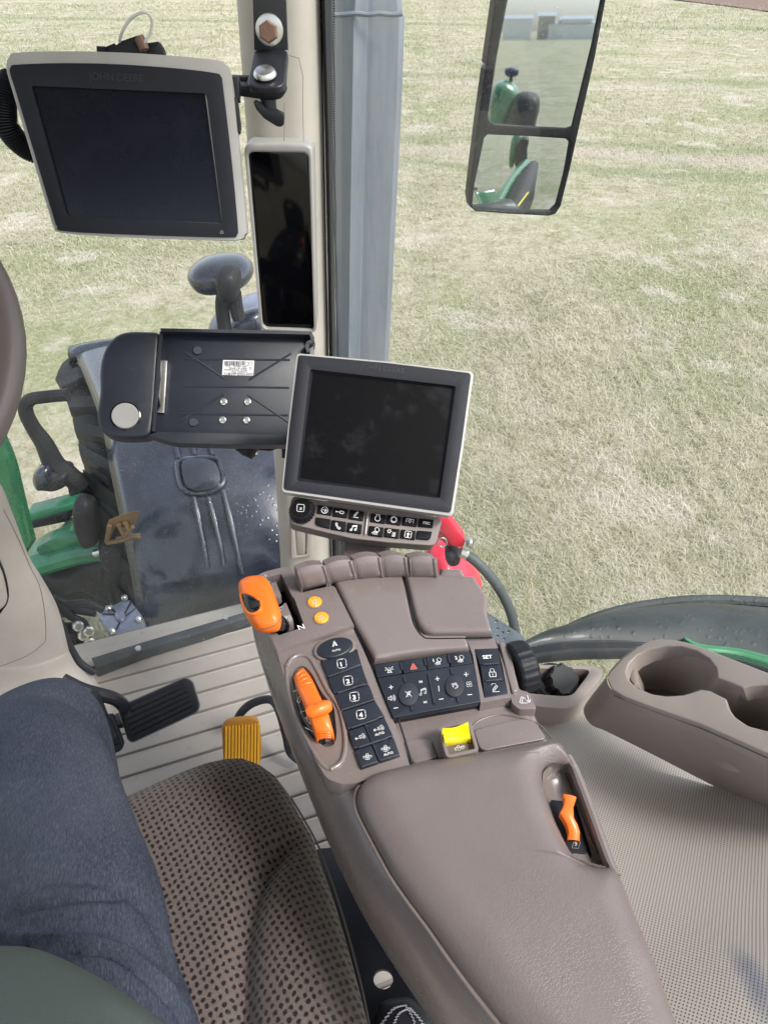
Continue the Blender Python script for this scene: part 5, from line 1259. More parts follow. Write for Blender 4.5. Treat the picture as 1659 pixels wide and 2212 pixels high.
icon([[(-.5, -1), (.5, -1), (.3, .1), (.6, .5), (0, 1), (-.6, .5), (-.3, .1), (-.5, -1)]], *one(c6, 372, 812), 7, K(D0-.0158), M['white'], AR, (.75, .5), (.3, -.9), w=.9)
icon([[(-1, 0), (1, 0)], [(-1, .5), (-1, -.5)]], *one(c6, 400, 875), 8, K(D0-.0158), M['white'], AR, (.9, -.3), (.3, -.9), w=.8)
icon([[(-1, 0), (1, 0)]], *one(c6, 352, 765), 5, K(D0-.0158), M['white'], AR, (.9, -.3), (.3, -.9), w=.7, name='tick')
icon([[(-1, 0), (1, 0)]], *one(c6, 425, 975), 9, K(D0-.0158), M['white'], AR, (.9, .5), (.3, -.9), w=.7, name='tick')
# throttle: an arched orange lever with a cross handle
def arch(name, left, right, zf, mat, thick=.008, n=26):
    l = spx(left, 6, False); r = spx(right, 6, False); m = min(len(l), len(r)); rows = []
    for i in range(m):
        t = i/(m-1); a = K(D0-zf(t)).pt(*l[i]); b = K(D0-zf(t)).pt(*r[i]); row = [a-UP*thick, a-UP*.002, a+(b-a)*.06]
        for s in (.2, .35, .5, .65, .8): row.append(a.lerp(b, s)+UP*.0022*math.sin(s*math.pi))
        row += [b+(a-b)*.06, b-UP*.002, b-UP*thick]; rows.append(row)
    return obj(name, grid_bm(rows), mat, AR, ang=60), rows
thl = c6([(340, 688), (356, 735), (384, 792), (415, 862), (432, 905), (446, 950), (462, 1000), (472, 1034)])
thr = c6([(398, 638), (440, 695), (478, 775), (504, 828), (530, 885), (548, 950), (560, 1000), (560, 1030)])
th, trow = arch('throttle_lever', thl, thr, lambda t: .010+.020*math.sin(math.pi*t)**.8, M['orange'], .016)
for rng_ in ((2, 4, 6, 8), (len(trow)-3, len(trow)-5, len(trow)-7)):
    for i in rng_:
        r = trow[i]; tube('grip_ridge', [r[3]+UP*.0006, r[5]+UP*.0009, r[7]+UP*.0006], .0009, M['orange'], th, seg=6, smooth=3)
cb = [P(*one(c6, 418, 882), D0-.036), P(*one(c6, 470, 868), D0-.039), P(*one(c6, 535, 846), D0-.036)]
tube('cross_handle', [cb[0], cb[0].lerp(cb[1], .4), cb[1], cb[2].lerp(cb[1], .4), cb[2]], [.0055, .0068, .0062, .0068, .0055], M['orange'], th, seg=16)
tube('well_scuff', [P(*one(c6, 500, 1100), D0-.0068), P(*one(c6, 520, 1085), D0-.0068)], .0012, M['label'], AR, smooth=0) if 0 else None
# light polished strip between throttle and button column
for L in ([(250, 549), (330, 520), (450, 480), (560, 446), (666, 413)], [(562, 196), (612, 300), (668, 414), (720, 522), (776, 632), (830, 750), (905, 915), (985, 1178)], [(985, 1178), (900, 1207), (780, 1240), (700, 1264)]):
    tube('panel_seam', [K(D0-.0125 if i_ == 0 else D0-.0075).pt(x, y) for i_, (x, y) in enumerate(spx(c6(L), 3, False))][1:], .0011, M['gloss_black'], AR, smooth=0, seg=6)
tube('well_lip', [K(D0-.0066).pt(x, y) for x, y in spx(c6([(305, 640), (335, 590), (390, 570), (435, 592), (480, 670), (525, 760), (585, 850), (612, 950), (622, 1060), (600, 1150), (540, 1190)]), 5, False)], [.0012, .0024, .0030, .0034, .0036, .0036, .0036, .0034, .0030, .0022, .001][:0] or .0026, M['taupe_gloss'], AR, smooth=0, seg=12)
tube('well_lip', [K(D0-.0062).pt(x, y) for x, y in spx(c6([(305, 640), (312, 740), (345, 870), (395, 985), (450, 1090), (500, 1165), (540, 1190)]), 5, False)], .0020, M['taupe_gloss'], AR, smooth=0, seg=12)
# oval auto button
oc = one(c6, 565, 528)
def ell(c, a, b, rot, n=28): return [(c[0]+a*math.cos(t)*math.cos(rot)-b*math.sin(t)*math.sin(rot), c[1]+a*math.cos(t)*math.sin(rot)+b*math.sin(t)*math.cos(rot)) for t in [2*math.pi*i/n for i in range(n)]]
slab('button_collar', ell(oc, 48, 26, -.25), K(D0-.010), .01, M['taupe_gloss'], AR, bev=.002, seg=3)
ao = slab('auto_button', ell(oc, 39.5, 20.5, -.25), K(D0-.013), .008, M['button'], AR, bev=.002, seg=3)
AP = K(D0-.0131)
EXC, EYC = (.985, -.14), (-.12, -.98)
icon([[(-.7, -.8), (0, 1.1), (.9, -.7), (.1, -.3), (-.7, -.8)], [(.1, -.3), (0, 1.1)]], oc[0]-1, oc[1]-6, 6.5, AP, M['white'], ao, (.985, -.17), (-.1, -.97), w=1.4)
text('AUTO', AP, one(c6, 550, 555), one(c6, 596, 546), M['white'], ao, hs=1.0)

# button column
slab('column_base', c6([(488, 600), (545, 575), (684, 540), (706, 618), (745, 735), (782, 820), (830, 900), (852, 980), (886, 1040), (918, 1116), (703, 1188), (668, 1082), (638, 1018), (626, 930), (592, 872), (556, 780), (523, 692)]), K(D0-.0075), .006, M['gloss_black'], AR, bev=.0005)
CB = K(D0-.0105)
def cbtn(px): return slab('push_button', c6(px), CB, .006, M['button'], AR, bev=.0014, seg=3, rc=.0015)
nb = [([(492, 606), (546, 580), (681, 547), (706, 622), (526, 689)], '1', (602, 618)), ([(528, 695), (708, 630), (746, 729), (558, 779)], '2', (636, 710)),
      ([(560, 785), (750, 733), (780, 812), (597, 870)], '3', (670, 797)), ([(599, 877), (782, 818), (829, 903), (632, 973)], '4', (706, 893))]
for px, s, c in nb:
    b = cbtn(px); X, Y = one(c6, *c)
    q = [(-.55, 1), (.55, 1)], arc(.55, .55, .45, 0, 90, 5), [(1, .55), (1, .1)], [(1, -.15), (1, -.55)], arc(.55, -.55, .45, -90, 0, 5), [(-.55, -1), (.55, -1)], arc(-.55, -.55, .45, 180, 270, 5), [(-1, .55), (-1, -.55)], arc(-.55, .55, .45, 90, 180, 5)
    icon(list(q), X, Y, 9.6, CB, M['white'], b, EXC, EYC, w=1.25)
    text(s, CB, (X-3.2, Y+6.3), (X+(3.6 if s != '1' else 2), Y+5.3), M['white'], b, bold=.03, hs=1.0, hpx=10.5)
TRAC = [[(-1, -.1), (-1, .35), (-.1, .35), (-.05, .9), (.55, .9), (.75, .35)], arc(.55, -.2, .52, n=10), arc(-.65, -.35, .32, n=8), [(-.3, -.35), (.05, -.35)], arc(.55, -.2, .18, n=6)]
def arrow(L, dx): return L+[[(-1.3, -.45), (-2.3, -.45)], [(-1.9, -.05), (-2.5, -.45), (-1.9, -.85)]]
DIFF = [arc(0, 0, .55, n=12), [(-1.5, .3), (-.55, .3), (-.2, 1.2)], [(-1.5, -.2), (-.55, -.2)], [(1.5, .3), (.55, .3), (.2, 1.2)], [(1.5, -.2), (.55, -.2)], [(-.8, -.7), (0, -1), (.8, -.7)], [(-.2, -.25), (.2, -.25), (.2, .15), (-.2, .15), (-.2, -.25)]]
for px, ic, c, au in (([(636, 981), (722, 952), (762, 1046), (668, 1078)], arrow(TRAC, 0), (712, 1012), None), ([(732, 946), (832, 907), (880, 1010), (768, 1042)], arrow(TRAC, 0), (812, 966), ((782, 1010), (832, 995))),
                      ([(671, 1086), (762, 1054), (800, 1148), (705, 1180)], DIFF, (740, 1122), None), ([(771, 1050), (882, 1017), (915, 1111), (806, 1146)], DIFF, (838, 1078), ((830, 1118), (880, 1103)))):
    b = cbtn(px); icon(ic, *one(c6, *c), 6.4, CB, M['white'], b, EXC, (-.12, -.98), w=.95)
    if au: text('AUTO', CB, one(c6, *au[0]), one(c6, *au[1]), M['white'], b, hs=1.0)
bm = bmesh.new()
for a, b in (((528, 690), (704, 628)), ((582, 778), (720, 729)), ((600, 870), (778, 813)), ((655, 965), (796, 918)), ((724, 942), (806, 1142)), ((692, 1072), (844, 1022))):
    tube_bm(bm, [K(D0-.0108).pt(*one(c6, *a)), K(D0-.0108).pt(*one(c6, *b))], .0011, smooth=0, seg=8)
obj('separator_ridges', bm, M['button'], AR)
bm = bmesh.new()
for x, y in ((655, 1000), (740, 955), (690, 1100), (785, 1065)): lathe_bm(bm, CB.pt(*one(c6, x, y)), UP, [(.0012, 0), (.0011, .0004), (0, .0005)], seg=10)
obj('indicator_lamps', bm, M['black_soft'], AR)

# smooth hump in the middle and lid at the right, ledge panels
hump = c6([(562, 196), (600, 182), (690, 163), (800, 152), (932, 150), (945, 200), (975, 330), (990, 400), (1010, 445), (1035, 470), (1070, 482), (1272, 481), (1290, 552), (1150, 560), (1000, 575), (880, 592), (780, 612), (668, 412)])
puff('centre_cover', hump, K(D0-.007), .008, .005, M['taupe_gloss'], AR, skirt=.014, ax=FW, nr=50, nc=26)
lid = c6([(935, 154), (1100, 158), (1255, 166), (1318, 170), (1345, 215), (1391, 285), (1386, 370), (1414, 476), (1080, 476), (1042, 462), (1015, 435), (992, 385), (976, 325), (950, 210)])
puff('side_lid', lid, K(D0-.007), .010, .005, M['taupe'], AR, skirt=.03, ax=FW, nr=50, nc=26)
tube('lid_seam', [K(D0-.0148).pt(x, y) for x, y in spx(c6([(932, 150), (950, 205), (976, 330), (992, 398), (1013, 444), (1040, 472), (1078, 484), (1272, 482), (1414, 479)]), 4, False)], .0009, M['gloss_black'], AR, smooth=0, seg=6)
ap_ = [K(D0-.0165).pt(*one(c6, 0, 0))]
# slim trim frame round the set panel
sf_px = d5([(1042, 76), (1285, 72), (1312, 150), (1400, 400), (1428, 585), (1165, 632), (1155, 560), (1095, 215)])
slab('set_frame', sf_px, K(D0-.010), .02, M['taupe'], AR, bev=.002, seg=3, holes=[d5([(1110, 168), (1316, 160), (1350, 300), (1398, 556), (1195, 592), (1160, 420)])], hrc=.001)
slab('ledge_cap', d5([(1285, 74), (1320, 100), (1400, 130), (1500, 520), (1580, 540), (1650, 685), (1500, 690), (1440, 640), (1424, 585), (1330, 165)]), K(D0-.007), .02, M['taupe'], AR, bev=.003, seg=3, rc=.003)
PP = K(D0-.010)
SE, SY = (.99, -.04), (-.14, -.97)
for px, kind in (([(1112, 170), (1314, 163), (1340, 294), (1160, 300)], 'set'), ([(1162, 304), (1341, 298), (1368, 432), (1184, 442)], 'lock'), ([(1186, 446), (1369, 436), (1396, 555), (1197, 589)], 'flap')):
    b = slab('panel_button', d5(px), PP, .006, M['button'], AR, bev=.0012, seg=2, rc=.001)
    if kind == 'set': text('SET', PP, one(d5, 1186, 252), one(d5, 1268, 248), M['white'], b, hs=1.0, bold=.02)
    if kind == 'lock': icon([[(-1, -1.2), (1, -1.2), (1, .3), (-1, .3), (-1, -1.2)], [(-.6, .3), (-.6, .9)], arc(0, .9, .6, 0, 180, 8), [(.6, .9), (.6, .3)], [(0, -.75), (0, -.2)]], *one(d5, 1268, 375), 6.8, PP, M['white'], b, SE, SY, w=1.2)
    if kind == 'flap': icon([[(-.9, -.6), (.5, .9), (.9, .5), (-.5, -.9), (-.9, -.6)], [(-1, -1.2), (1.2, -1.2)], arc(-.3, .6, .9, 40, 150, 6)], *one(d5, 1290, 505), 6.8, PP, M['white'], b, SE, SY, w=1.0)
bm = bmesh.new()
for a, b in (((1182, 302), (1314, 293)), ((1210, 444), (1350, 432))): tube_bm(bm, [K(D0-.0105).pt(*one(d5, *a)), K(D0-.0105).pt(*one(d5, *b))], .0011, smooth=0, seg=8)
obj('separator_ridges', bm, M['button'], AR)
icon([[(-1, -.9), (-.3, .8), (.1, .5), (-.4, -.8), (-1, -.9), (1.1, -.9)], arc(-.5, -.5, 1.3, 20, 80, 6), [(1.3, 1.1), (1.5, -.9), (.9, -.2)], [(1.5, -.9), (1.9, -.1)]], *one(d5, 1530, 605), 8.5, K(D0-.0078), M['white'], AR, SE, SY, w=1.1)

# radio and climate panel
slab('panel_base', d5([(243, 300), (1076, 180), (1168, 626), (410, 764), (330, 560), (270, 415)]), K(D0-.006), .012, M['gloss_black'], AR, bev=.0005)
def up_icon(lines, x, y, s, par, mat='white', w=1.1, e=(.985, -.12), f=(-.14, -.97), pl=None): return icon(lines, *one(d5, x, y), s, pl or PP, M[mat], par, e, f, w=w)
LAMP = [arc(.25, .35, .8, -60, 150, 12), [(-.45, .75), (-.1, -.25), (.65, -.35)], [(-.5, -.2), (-1.3, -1)], [(-.2, -.35), (-.8, -1.3)], [(.15, -.45), (-.15, -1.4)], [(.5, -.45), (.45, -1.3)]]
for px, k in (([(248, 303), (468, 272), (488, 376), (272, 411)], 'beacon'), ([(484, 269), (676, 240), (700, 346), (500, 374)], 'hazard'), ([(694, 236), (872, 212), (898, 318), (708, 343)], 'l1'), ([(886, 210), (1073, 185), (1100, 289), (908, 316)], 'l2')):
    b = slab('function_button', d5(px), PP, .006, M['button'], AR, bev=.0012, seg=2, rc=.001)
    if k == 'beacon': up_icon([[(-.45, -1), (-.45, .2)], arc(0, .2, .45, 0, 180, 8), [(.45, .2), (.45, -1)], [(-.9, -1.1), (.9, -1.1)], [(-.8, .1), (-1.5, -.1)], [(-.8, .5), (-1.4, .9)], [(.8, .1), (1.5, -.1)], [(.8, .5), (1.4, .9)], [(0, -.7), (0, .1)]], 378, 345, 6, b)
    if k == 'hazard': up_icon([[(-1.1, -.8), (1.1, -.8), (0, 1.1), (-1.1, -.8)], [(-.5, -.45), (.5, -.45), (0, .4), (-.5, -.45)]], 586, 320, 6.6, b, 'red_print', 1.3)
    if k in ('l1', 'l2'):
        X = 800 if k == 'l1' else 995; Y = 272 if k == 'l1' else 250; up_icon(LAMP, X, Y, 6, b); text(k[1], PP, one(d5, X-46, Y+8), one(d5, X-30, Y+6), M['white'], b, hs=1.0, hpx=8)
pad = slab('control_pad', d5([(276, 419), (500, 383), (700, 350), (1104, 293), (1164, 622), (412, 760), (330, 560)]), PP, .006, M['button'], AR, bev=.0015, seg=3, rc=.001)
slab('dial_cap', d5(ell((543, 556), 87, 96, .1)), K(D0-.0125), .004, M['black_soft'], AR, bev=.0008); slab('dial_cap', d5(ell((943, 487), 82, 92, .1)), K(D0-.0125), .004, M['black_soft'], AR, bev=.0008)
PD = K(D0-.0126)
bm = bmesh.new()
for a, b in (((498, 402), (512, 455)), ((562, 662), (574, 705)), ((712, 385), (764, 645)), ((908, 342), (918, 388)), ((962, 590), (970, 632)), ((473, 285), (488, 350)), ((678, 250), (692, 315)), ((882, 225), (898, 290))):
    tube_bm(bm, [K(D0-.0103).pt(*one(d5, *a)), K(D0-.0103).pt(*one(d5, *b))], .0014, smooth=0, seg=8)
obj('separator_ridges', bm, M['button'], AR)
PLUS = [[(-.8, 0), (.8, 0)], [(0, -.8), (0, .8)]]; MINUS = [[(-.9, 0), (.9, 0)]]
up_icon(PLUS, 392, 497, 5.5, pad, w=1.3); up_icon(MINUS, 434, 677, 5, pad, w=1.5); up_icon(PLUS, 793, 425, 5.5, pad, w=1.3); up_icon(MINUS, 826, 600, 5, pad, w=1.5); up_icon(PLUS, 1040, 387, 5.5, pad, w=1.3); up_icon(MINUS, 1072, 562, 5, pad, w=1.5)
up_icon([[(-1.2, -.4), (-1.2, .4), (-.6, .4), (0, 1), (0, -1), (-.6, -.4), (-1.2, -.4)], arc(0, 0, .6, -50, 50, 6), arc(0, 0, 1.1, -50, 50, 6), arc(0, 0, 1.6, -50, 50, 6)], 395, 592, 5.4, pad, w=1)
NOTE = [[(-.7, -.8), (-.7, .7), (.8, 1.05), (.8, -.5)], arc(-1, -.8, .33, n=8), arc(.5, -.5, .33, n=8), [(-.7, .35), (.8, .7)]]
up_icon(NOTE, 672, 535, 7, pad, w=1.1)
up_icon([[(-1, -.7), (-1, .7), (.5, 0), (-1, -.7)], [(.7, -.7), (.7, .7)]], 650, 450, 3.2, pad); up_icon([[(1, -.7), (1, .7), (-.5, 0), (1, -.7)], [(-.7, -.7), (-.7, .7)]], 686, 627, 3.2, pad)
up_icon([[(0, 1.1), (-.1, -1.1)]], 806, 510, 5.5, pad)
up_icon([arc(.5, .5, .5, n=10), arc(-.5, .5, .5, n=10), arc(.5, -.5, .5, n=10), arc(-.5, -.5, .5, n=10)], 1066, 472, 5.6, pad, w=.9)
up_icon([[(-1, -1), (1, 1)], [(-1, 1), (1, -1)], [(-.4, -.9), (-.4, .5), (.4, .9), (.5, -.5)]], 543, 556, 6, AR, pl=PD); up_icon([[(-1.1, .8), (.6, 1), (.8, .5), (-.9, .4)], [(-.7, .1), (-.6, -.4)], [(0, -.9), (.9, -.6), (1.1, .1), (.4, 0)]], 943, 487, 6, AR, pl=PD)

# knurled thumb wheel on the right flank
wc_ = K(D0+.006).pt(*one(d5, 1508, 325)); wax = V((.95, .31, 0)).normalized()
bm = bmesh.new(); prof = [(.016, -.0115), (.0265, -.0105), (.0282, -.008), (.0288, 0), (.0282, .008), (.0265, .0105), (.016, .0115)]
lathe_bm(bm, wc_, wax, prof, seg=72, flute=.035, fn=18)
obj('thumb_wheel', bm, M['rubber'], AR, ang=20)
slab('wheel_cheek', d5([(1322, 98), (1375, 110), (1425, 190), (1470, 400), (1490, 525), (1440, 540), (1400, 400), (1345, 180)]), K(D0-.012), .02, M['taupe_gloss'], AR, bev=.003, seg=3, rc=.003)

# five hydraulic paddles across the front
pads_ = [([(388, 218), (533, 183)], [(362, 114), (503, 86)]), ([(545, 183), (677, 157)], [(517, 86), (648, 60)]), ([(685, 158), (826, 150)], [(668, 58), (806, 42)]), ([(836, 150), (966, 148)], [(818, 44), (944, 42)]), ([(984, 150), (1118, 153)], [(968, 50), (1102, 46)])]
def paddle(name, b0, b1, t0, t1, mat, dt=.555, dm=.0, n=12, bulge=.010):
    B0, B1 = P(*one(c6, *b0), D0-.006), P(*one(c6, *b1), D0-.006); T0, T1 = P(*one(c6, *t0), dt), P(*one(c6, *t1), dt); rows = []
    nrm = (B1-B0).cross(T0-B0).normalized()
    if nrm.dot(CAM-B0) < 0: nrm = -nrm
    for i in range(n+1):
        t = i/n; a, b = B0.lerp(T0, t), B1.lerp(T1, t); row = []
        for j in range(13):
            s = j/12; sd_ = 1-abs(2*s-1)**6; row.append(a.lerp(b, s)+nrm*bulge*math.sin(t*math.pi)**.7*(.75+.25*sd_)+UP*(.0035*math.sin(s*math.pi)*t))
        rows.append(row)
    rows.append([p+FW*.012-UP*.003 for p in rows[-1]]); rows.append([p+FW*.006-UP*.06 for p in rows[-1]])
    rows.insert(0, [p-UP*.03 for p in rows[0]])
    for r in rows: r.insert(0, r[0]-UP*.03); r.append(r[-1]-UP*.03)
    o = obj(name, grid_bm(rows), mat, AR, ang=45); return rows, nrm, o
for (b0, b1), (t0, t1) in pads_:
    rw, nrm, po_ = paddle('hydraulic_paddle', b0, b1, t0, t1, M['taupe'])
    o_ = [rw[k][1]+nrm*.0005 for k in range(1, 14)]; e_ = [rw[k][-2]+nrm*.0005 for k in range(1, 14)]
    pr = tube('paddle_rib', e_, .0026, M['taupe'], po_, seg=8, smooth=2); tube('paddle_rib', o_, .0016, M['taupe_dark'], po_, seg=8, smooth=2)
    ar_ = [rw[9][1].lerp(rw[9][-2], s)+nrm*(.0012)+(rw[12][5]-rw[9][5])*math.sin(s*math.pi)*.8 for s in [i/12 for i in range(13)]]
    tube('paddle_crease', ar_, .0006, M['taupe_dark'], po_, seg=6, smooth=0)
puff('end_cap', c6([(1128, 118), (1250, 122), (1264, 166), (1130, 156)]), K(D0-.014), .008, .008, M['taupe'], AR, skirt=.03, nr=12, nc=16, ax=FW)

# ledge behind the panels: flat plates and the yellow switch
slab('cover_plate', d5([(515, 960), (560, 948), (700, 940), (735, 958), (802, 1104), (600, 1152), (578, 1140)]), K(D0+.001), .006, M['taupe'], AR, bev=.0015, seg=3, rc=.003)
slab('cover_plate', d2([(690, 108), (760, 85), (958, 43), (1020, 58), (1078, 138), (1072, 155), (900, 187), (750, 217), (722, 198)]), K(D0-.004), .009, M['taupe'], AR, bev=.0015, seg=3, rc=.004)
tube('ledge_arc', [K(D0+.0035).pt(x, y) for x, y in spx(d2([(680, 90), (720, 55), (800, 28), (860, 25), (960, 45), (1050, 80), (1110, 150)]), 4, False)], .0008, M['taupe_dark'], AR, smooth=0, seg=6)
hs_px = d5([(802, 862), (815, 842), (1050, 790), (1082, 802), (1148, 1030), (1140, 1052), (900, 1106), (868, 1095)])
hw = d5([(832, 856), (1052, 806), (1120, 1028), (892, 1082)])
slab('switch_housing', hs_px, K(D0-.018), .03, M['taupe_gloss'], AR, bev=.0025, seg=3, rc=.004, holes=[hw], hrc=.002)
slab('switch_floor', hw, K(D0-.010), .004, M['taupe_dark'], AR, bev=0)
slab('housing_flank', d5([(748, 944), (800, 925), (812, 862), (880, 1100), (812, 1108)]), K(D0-.004), .02, M['taupe'], AR, bev=.002, rc=.003)
rows = []
yl = d5([(836, 852), (842, 880), (850, 930), (862, 990)]); yr = d5([(1056, 797), (1060, 820), (1068, 880), (1082, 948)])
for (a, b), dz_ in zip(zip(spx(yl, 4, False), spx(yr, 4, False)), [.032, .031, .029, .0265, .0245, .0235, .023, .0235, .024, .0235, .022, .019, .014]):
    p, q = K(D0-dz_).pt(*a), K(D0-dz_).pt(*b); rows.append([p.lerp(q, s)-UP*.0035*math.sin(s*math.pi) for s in [i/8 for i in range(9)]])
rows.insert(0, [p-UP*.02 for p in rows[0]]); rows.append([p-UP*.006 for p in rows[-1]])
for r in rows: r.insert(0, r[0]-UP*.012); r.append(r[-1]-UP*.012)
ysw = obj('yellow_switch', grid_bm(rows), M['yellow'], AR, ang=40)
bm = bmesh.new(); r6, r8 = rows[5], rows[10]; tube_bm(bm, [p+UP*.0002 for p in r6[1:-1]], .0006, smooth=0, seg=6); tube_bm(bm, [p+UP*.0002 for p in r8[1:-1]], .0005, smooth=0, seg=6); obj('switch_ridges', bm, M['yellow'], ysw)
icon([[(-1, -.1), (-1, .35), (-.1, .35), (-.05, .9), (.55, .9), (.75, .35)], arc(.45, -.2, .5, n=10), arc(-.75, -.4, .3, n=8), [(1, .2), (1.3, .6), (2.2, .6), (2.2, .1)], arc(1.6, 0, .38, n=8), [(.95, .2), (1.2, .1)]], *one(d5, 968, 1028), 6.5, K(D0-.0102), M['white'], AR, (.985, -.14), (-.12, -.97), w=1.1)

# padded leather lid
pad_px = d2([(62, 500), (66, 455), (84, 415), (140, 368), (200, 345), (365, 306), (560, 273), (820, 232), (1080, 184), (1132, 188), (1170, 212), (1208, 285), (1205, 300), (1150, 300), (1105, 306), (1078, 326), (1064, 355), (1063, 400), (1070, 445), (1100, 540), (1132, 628), (1170, 710), (1206, 775), (1262, 842), (1330, 862), (1420, 860), (1450, 872), (1490, 950), (1560, 1130), (1659, 1370), (1740, 1600), (1850, 1900), (1980, 2250), (1200, 2250), (1000, 1900), (860, 1710), (700, 1506), (570, 1335), (450, 1172), (350, 1040), (250, 896), (170, 750), (112, 640), (74, 560)])
puff('leather_pad', pad_px, K(D0-.003), .024, .030, M['leather'], AR, skirt=.012, ax=(.06, 1, 0), nr=150, nc=46, dz=lambda p: .0015*math.sin(p.x*19+1)*math.sin(p.y*16))
tube('pad_piping', [K(D0-.0035).pt(x, y) for x, y in spx(d2([(1210, 1860), (985, 1905), (838, 1712), (680, 1512), (552, 1340), (438, 1175), (340, 1045), (240, 900), (160, 752), (102, 642), (62, 560), (50, 500), (54, 450), (75, 405), (130, 360), (195, 336), (360, 297), (560, 263), (820, 222), (1080, 174)]), 3, False)], .0016, M['taupe_gloss'], AR, smooth=0, seg=8)
# recessed pocket on the right with the small orange lever
rec2 = d2([(1205, 300), (1150, 302), (1108, 310), (1080, 330), (1068, 358), (1070, 430), (1100, 530), (1135, 628), (1200, 762), (1262, 838), (1330, 858), (1418, 850), (1400, 800), (1340, 640), (1280, 480), (1228, 330)])
cx, cy = one(d2, 1245, 620); rows = []
for s, dd in ((1.03, -.012), (1.0, -.004), (.94, .002), (.88, .006), (.6, .0085), (.3, .009), (.02, .009)): rows.append([K(D0+dd).pt(cx+(x-cx)*s, cy+(y-cy)*s) for x, y in spx(rec2, 2)])
obj('lever_pocket', grid_bm(rows, True), M['taupe'], AR, ang=60)
tube('pocket_rim', [K(D0-.004).pt(x, y) for x, y in spx(d2([(1195, 255), (1222, 300), (1262, 395), (1310, 520), (1360, 660), (1410, 800), (1432, 855), (1455, 900)]), 4, False)], .0050, M['taupe'], AR, smooth=0, seg=10)
LPl = K(D0+.003)
slab('lever_surround', d2([(1080, 478), (1240, 494), (1330, 785), (1320, 800), (1205, 778), (1180, 740)]), K(D0+.0065), .004, M['gloss_black'], AR, bev=.001, rc=.003)
slab('lever_plate', d2([(1093, 500), (1105, 488), (1200, 505), (1235, 530), (1306, 760), (1295, 776), (1215, 766), (1195, 750)]), LPl, .006, M['bezel'], AR, bev=.0015, rc=.004, seg=3)
slab('lever_slit', d2([(1160, 560), (1185, 555), (1255, 600), (1270, 705), (1205, 702), (1185, 640)]), K(D0+.0025), .003, M['gloss_black'], AR, bev=.0005)
def ribbon_lever(l, r, zs):
    rows = []
    for a, b, z in zip(l, r, zs):
        p, q = K(D0-z).pt(*a), K(D0-z).pt(*b); rows.append([p-UP*.008, p-UP*.001, p.lerp(q, .1), p.lerp(q, .5)+UP*.0006, p.lerp(q, .9), q-UP*.001, q-UP*.008])
    rows.insert(0, [p-UP*.006 for p in rows[0]]); rows = [[p for p in r] for r in rows]
    return obj('orange_lever', grid_bm(rows), M['orange'], AR, ang=45)
ribbon_lever(d2([(1173, 450), (1182, 480), (1176, 515), (1156, 550), (1172, 575), (1192, 612), (1202, 650), (1197, 698)]), d2([(1246, 466), (1238, 495), (1229, 522), (1230, 550), (1232, 578), (1252, 612), (1265, 655), (1263, 704)]), (.024, .021, .017, .013, .010, .008, .005, .001))
icon([[(-1, -1), (1, -1), (1, 1), (-1, 1), (-1, -1)]], *one(d2, 1243, 727), 7, K(D0+.0027), M['grey_print'], AR, (1, .08), (.3, -.95), w=.7)
icon([arc(-.2, .5, .4, n=6), [(.3, .7), (.6, -.2), (0, -.8)], [(.2, .1), (.6, .2)]], *one(d2, 1241, 722), 4.5, K(D0+.0027), M['white'], AR, (1, .08), (.3, -.95), w=.9)

# ------------------------------------------------------------------ armrest monitor
am = thing('monitor', 'smaller monitor with thin grey rim and smudged black screen, standing over the armrest buttons', 'monitor', P(800, 1210, .62))
MA = P3(Q(655, 765, .80), Q(1021, 803, .80), Q(970, 1112, .665)); an_ = MA.n
slab('rim', c5([(203, 122), (222, 112), (850, 170), (1455, 243), (1473, 262), (1400, 780), (1328, 1265), (1310, 1282), (700, 1195), (110, 1110), (95, 1090), (140, 650)]), Pl(MA.o, an_), .022, M['silver'], am, rc=.002, bev=.0025, seg=3, holes=[c5([(294, 220), (1350, 342), (1235, 1160), (200, 1032)])])
slab('front_panel', c5([(215, 130), (228, 124), (850, 180), (1440, 252), (1455, 268), (1385, 780), (1312, 1245), (1298, 1258), (700, 1175), (120, 1093), (108, 1078), (150, 650)]), Pl(MA.o+an_*.0012, an_), .012, M['bezel'], am, rc=.002, bev=.001, holes=[c5([(298, 224), (1346, 346), (1231, 1155), (204, 1028)])], hrc=.003)
bo = c5([(298, 224), (1346, 346), (1231, 1155), (204, 1028)]); bi = c5([(318, 250), (1320, 356), (1215, 1140), (224, 1010)])
rows = [[Pl(MA.o+an_*.0008, an_).pt(*p) for p in bo], [Pl(MA.o-an_*.004, an_).pt(*p) for p in bi]]
obj('screen_bevel', grid_bm(rows, True), M['bezel'], am, flat=True)
slab('screen', c5([(310, 240), (1330, 348), (1222, 1150), (215, 1018)]), Pl(MA.o-an_*.0042, an_), .004, M['screen'], am, bev=0)
text('JOHN DEERE', Pl(MA.o+an_*.0013, an_), one(c5, 658, 220), one(c5, 975, 256), M['relief_light'], am, name='relief_light_lettering', off=.0005, hs=1.0)
